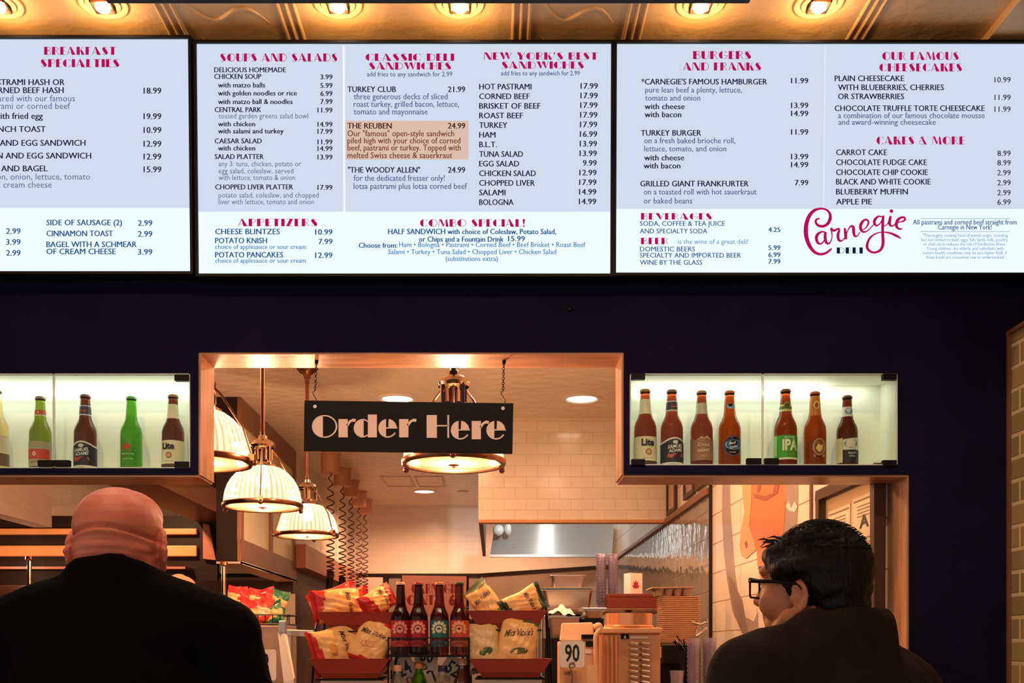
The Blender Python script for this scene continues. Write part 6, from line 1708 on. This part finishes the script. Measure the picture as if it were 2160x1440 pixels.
# hair: cap, longer swept top, strands
hp = [('e', H3(-.022, 0, .020), (.092, .081, .085), HR), ('e', H3(-.034, 0, -.012), (.076, .078, .066), HR), ('e', H3(-.052, 0, -.05), (.052, .066, .05), HR),
      ('c', H3(-.03, 0, .075), H3(.055, .0, .066), .030, .026), ('c', H3(-.02, .038, .062), H3(.060, .034, .052), .030, .022), ('c', H3(-.02, -.038, .062), H3(.060, -.034, .052), .030, .022),
      ('c', H3(.045, .02, .066), H3(.084, .012, .066), .022, .007), ('c', H3(.045, -.012, .064), H3(.080, -.014, .060), .020, .006), ('c', H3(.05, .034, .050), H3(.076, .036, .044), .018, .006)]
for s_ in (-1, 1):
    hp += [('c', H3(.060, s_ * .046, .046), H3(.040, s_ * .062, .006), .022, .016), ('c', H3(.034, s_ * .064, .020), H3(-.01, s_ * .070, .020), .020, .022), ('c', H3(.034, s_ * .066, .012), H3(.022, s_ * .069, -.016), .012, .008), ('c', H3(.022, s_ * .069, -.016), H3(.016, s_ * .070, -.034), .006, .003)]
ho = blob('hair', hp, .0052, 3, M['hair'], gm, disp=wrinkle(60, .0035, (1, 1, .5)))
rd = random.Random(11); sm_ = MB()
for k in range(1100):
    th = rd.uniform(0, 2 * pi); ph = rd.uniform(.05, 1.25)
    dl = Vector((sin(ph) * cos(th), sin(ph) * sin(th), cos(ph)))
    base = Vector((-.022 + .091 * dl.x, .080 * dl.y, .026 + .086 * dl.z))
    if base.x > .045 and base.z < .06: continue
    if base.z < -.03: continue
    dr = Vector((.75 if base.z > .05 else .1, rd.uniform(-.3, .3), -.25 if base.z > .05 else -.9)) + dl * .22
    dr = Vector((dr.x + rd.uniform(-.2, .2), dr.y, dr.z + rd.uniform(-.2, .1))).normalized()
    ln = rd.uniform(.012, .024); sd = dr.cross(dl).normalized() * .0012
    pts = [base, base + dr * ln * .5 + dl * .002, base + dr * ln - dl * .001]
    a, b_, c_ = [H3(*q) for q in pts]; sdw = fw * sd.x + lf_ * sd.y + up * sd.z; dlw = (fw * dl.x + lf_ * dl.y + up * dl.z) * .001
    sm_.add([a - sdw, a + sdw, a + dlw, b_ - sdw * .7, b_ + sdw * .7, b_ + dlw, c_], [(0, 1, 4, 3), (1, 2, 5, 4), (2, 0, 3, 5), (3, 4, 6), (4, 5, 6), (5, 3, 6)], 0, True)
for k in range(60):                                               # front tuft
    b_ = H3(rd.uniform(.040, .068), rd.uniform(-.03, .045), rd.uniform(.058, .078)); t = b_ + fw * rd.uniform(.018, .034) + lf_ * rd.uniform(-.012, .012) + up * rd.uniform(-.014, .008)
    m_ = (b_ + t) / 2 + up * .004
    sm_.tube([b_, m_, t], [.0028, .002, .0004], 5)
sub(ho, sm_, 'strands', M['hair'])
# eyes and brows, glasses
for s_ in (-1, 1):
    MB().sphere(H3(.083, s_ * .032, -.004), .0105, 12).build('eye', LM((226, 214, 204), .2), gm)
    MB().tube([H3(.092, s_ * .016, .020), H3(.094, s_ * .032, .025), H3(.084, s_ * .050, .020)], [.003, .004, .002], 6).build('eyebrow', M['hair'], gm)
gl = MB(); GZ = -.010
for s_ in (-1, 1):
    c_ = (.108, s_ * .034, GZ - .006); pts = []
    for sx, sz, a0 in ((1, 1, 0), (-1, 1, 90), (-1, -1, 180), (1, -1, 270)):
        for k in range(4):
            a = radians(a0 + k * 30); ll = sx * .020 + .006 * cos(a); uu = sz * .011 + .006 * sin(a); pts.append(H3(c_[0] - abs(c_[1] + ll) * .10, c_[1] + ll, c_[2] + uu))
    gl.tube(pts, .0022, 6, closed=True)
    tp = [H3(.1015, s_ * .060, GZ + .008), H3(.094, s_ * .070, GZ + .008), H3(.04, s_ * .077, GZ + .004), H3(-.004, s_ * .080, GZ - .002), H3(-.02, s_ * .079, GZ - .022)]
    gl.tube(tp, [.0042, .0040, .0034, .003, .0024], 8)
    gl.tube([H3(.104, s_ * .010, GZ + .010), H3(.1015, s_ * .060, GZ + .011)], .0042, 8)
gl.tube([H3(.106, -.011, GZ + .004), H3(.110, 0, GZ + .007), H3(.106, .011, GZ + .004)], .0024, 6)
go = gl.build('glasses', M['black'], gm)
for s_ in (-1, 1):
    ln_ = MB(); pts = []
    for k in range(16):
        a = 2 * pi * k / 16; ll = .0225 * max(-1, min(1, 1.25 * cos(a))); uu = .0145 * max(-1, min(1, 1.25 * sin(a))); pts.append(H3(.108 - abs(s_ * .034 + ll) * .10, s_ * .034 + ll, GZ - .006 + uu))
    ln_.add(pts, [list(range(16))]); sub(go, ln_, 'lens', M['pane'])
# coat with bulky turned-up collar
cc = []
cc += [('e', G3(-.01, 0, 1.18), (.17, .22, .24), Matrix((bf, bl, up)).transposed()), ('e', G3(0, 0, .98), (.17, .21, .2), Matrix((bf, bl, up)).transposed()), ('c', G3(0, -.08, .84), G3(0, .08, .84), .14, .14)]
S_L = P(1556, 1400, 1.86); S_R = P(1905, 1428, 2.02)
cc += [('c', P(1690, 1400, 1.90), P(1800, 1400, 1.99), .080, .085), ('c', P(1660, 1385, 1.89), P(1570, 1425, 1.86), .062, .070), ('c', P(1570, 1428, 1.86), P(1548, 1520, 1.85), .068, .068), ('c', P(1548, 1520, 1.85), P(1500, 1700, 2.02), .064, .05),
       ('c', P(1800, 1395, 1.99), P(1880, 1432, 2.02), .075, .068), ('c', P(1880, 1440, 2.02), P(1935, 1475, 2.03), .068, .062), ('c', P(1935, 1475, 2.03), P(1930, 1720, 2.08), .062, .052), ('c', P(1930, 1720, 2.08), P(1760, 1770, 2.32), .052, .042),
       ('e', P(1740, 1480, 1.96), (.20, .15, .13))]
# collar ring around the neck: low in front, high behind
nc_ = H3(-.045, 0, 0)
for k in range(28):
    a = 2 * pi * k / 28; fr = cos(a); sd_ = sin(a)
    p_ = nc_ + fw * .080 * fr + lf_ * .088 * sd_
    zt = ZA(1302, 1.96) + (-.006 if fr < 0 else -.034 * fr)
    cc.append(('c', Vector((p_.x, p_.y, 1.445)) + fw * .012 * fr, Vector((p_.x, p_.y, zt)), .034, .020))
cc += [('c', P(1832, 1312, 1.97), P(1846, 1352, 1.98), .020, .030), ('c', P(1700, 1330, 1.89), P(1800, 1318, 1.92), .022, .026)]
blob('coat', cc, .009, 4, M['jacket2'], gm, disp=wrinkle(13, .010, (1, 1, .6)))
tr_ = []
for s_ in (-1, 1): tr_ += [('c', G3(0, s_ * .09, .92), G3(.01, s_ * .10, .48), .10, .078), ('c', G3(.01, s_ * .10, .48), G3(0, s_ * .10, .07), .078, .064)]
blob('trousers', tr_, .012, 4, M['trousers'], gm)
for s_ in (-1, 1):
    blob('shoe', [('e', G3(.045, s_ * .10, .045), (.135, .050, .044), Matrix((bf, bl, up)).transposed()), ('c', G3(-.03, s_ * .10, .06), G3(-.025, s_ * .10, .10), .044, .047), ('e', G3(.045, s_ * .10, .018), (.14, .052, .0175), Matrix((bf, bl, up)).transposed())], .008, 2, M['shoe'], gm)

# ---------------------------------------------------------------- person behind the counter, only the cap shows
wx, wy = XA(378, 4.95), 4.95
wk = thing('person', 'person in a pale cap behind the counter, mostly hidden by the bald person', 'person', (wx, wy, 0))
def W3(x, y, z): return Vector((wx + x, wy + y, z))
zt = ZA(1210, wy) - .012
wp_ = [('e', W3(0, 0, zt - .10), (.074, .094, .10)), ('e', W3(0, -.04, zt - .16), (.055, .05, .062)), ('e', W3(0, -.098, zt - .13), (.012, .016, .022)), ('c', W3(0, .02, zt - .32), W3(0, .01, zt - .16), .058, .055),
       ('c', W3(0, 0, .9), W3(0, 0, zt - .36), .12, .10), ('c', W3(-.14, 0, zt - .34), W3(.14, 0, zt - .34), .06, .06)]
for s_ in (-1, 1):
    wp_ += [('c', W3(s_ * .17, 0, zt - .34), W3(s_ * .22, 0, zt - .62), .045, .038), ('c', W3(s_ * .22, 0, zt - .62), W3(s_ * .12, -.2, zt - .66), .036, .027)] + hand(W3(s_ * .12, -.2, zt - .66), (0, -1, 0), (0, 0, -1))
    wp_ += [('e', W3(s_ * .078, 0, zt - .12), (.007, .018, .030)), ('c', W3(s_ * .09, 0, .9), W3(s_ * .10, 0, .48), .08, .056), ('c', W3(s_ * .10, 0, .48), W3(s_ * .10, 0, .09), .056, .04), ('c', W3(s_ * .10, .02, .05), W3(s_ * .105, -.10, .04), .038, .034)]
blob('body', wp_, .006, 3, M['skin2'], wk)
blob('cap', [('e', W3(0, .005, zt - .075), (.084, .104, .085)), ('e', W3(0, .03, zt - .10), (.080, .085, .05))], .007, 4, pm('pale_cap', (150, 112, 86), .8, bump=(60, .3)), wk, disp=wrinkle(20, .006))
sp_ = [('c', W3(-.15, 0, zt - .35), W3(.15, 0, zt - .35), .075, .075), ('e', W3(0, 0, zt - .58), (.2, .14, .26)), ('e', W3(0, 0, .95), (.19, .14, .2))]
for s_ in (-1, 1): sp_ += [('c', W3(s_ * .17, 0, zt - .35), W3(s_ * .22, 0, zt - .56), .066, .058)]
blob('shirt', sp_, .012, 4, M['trousers'], wk)
tr_ = []
for s_ in (-1, 1): tr_ += [('c', W3(s_ * .09, 0, .92), W3(s_ * .10, 0, .48), .10, .078), ('c', W3(s_ * .10, 0, .48), W3(s_ * .10, 0, .07), .078, .064)]
blob('trousers', tr_, .014, 4, M['trousers'], wk)
for s_ in (-1, 1): blob('shoe', [('e', W3(s_ * .10, -.04, .045), (.050, .135, .044)), ('c', W3(s_ * .10, .03, .06), W3(s_ * .10, .025, .10), .044, .047)], .010, 2, M['shoe'], wk)
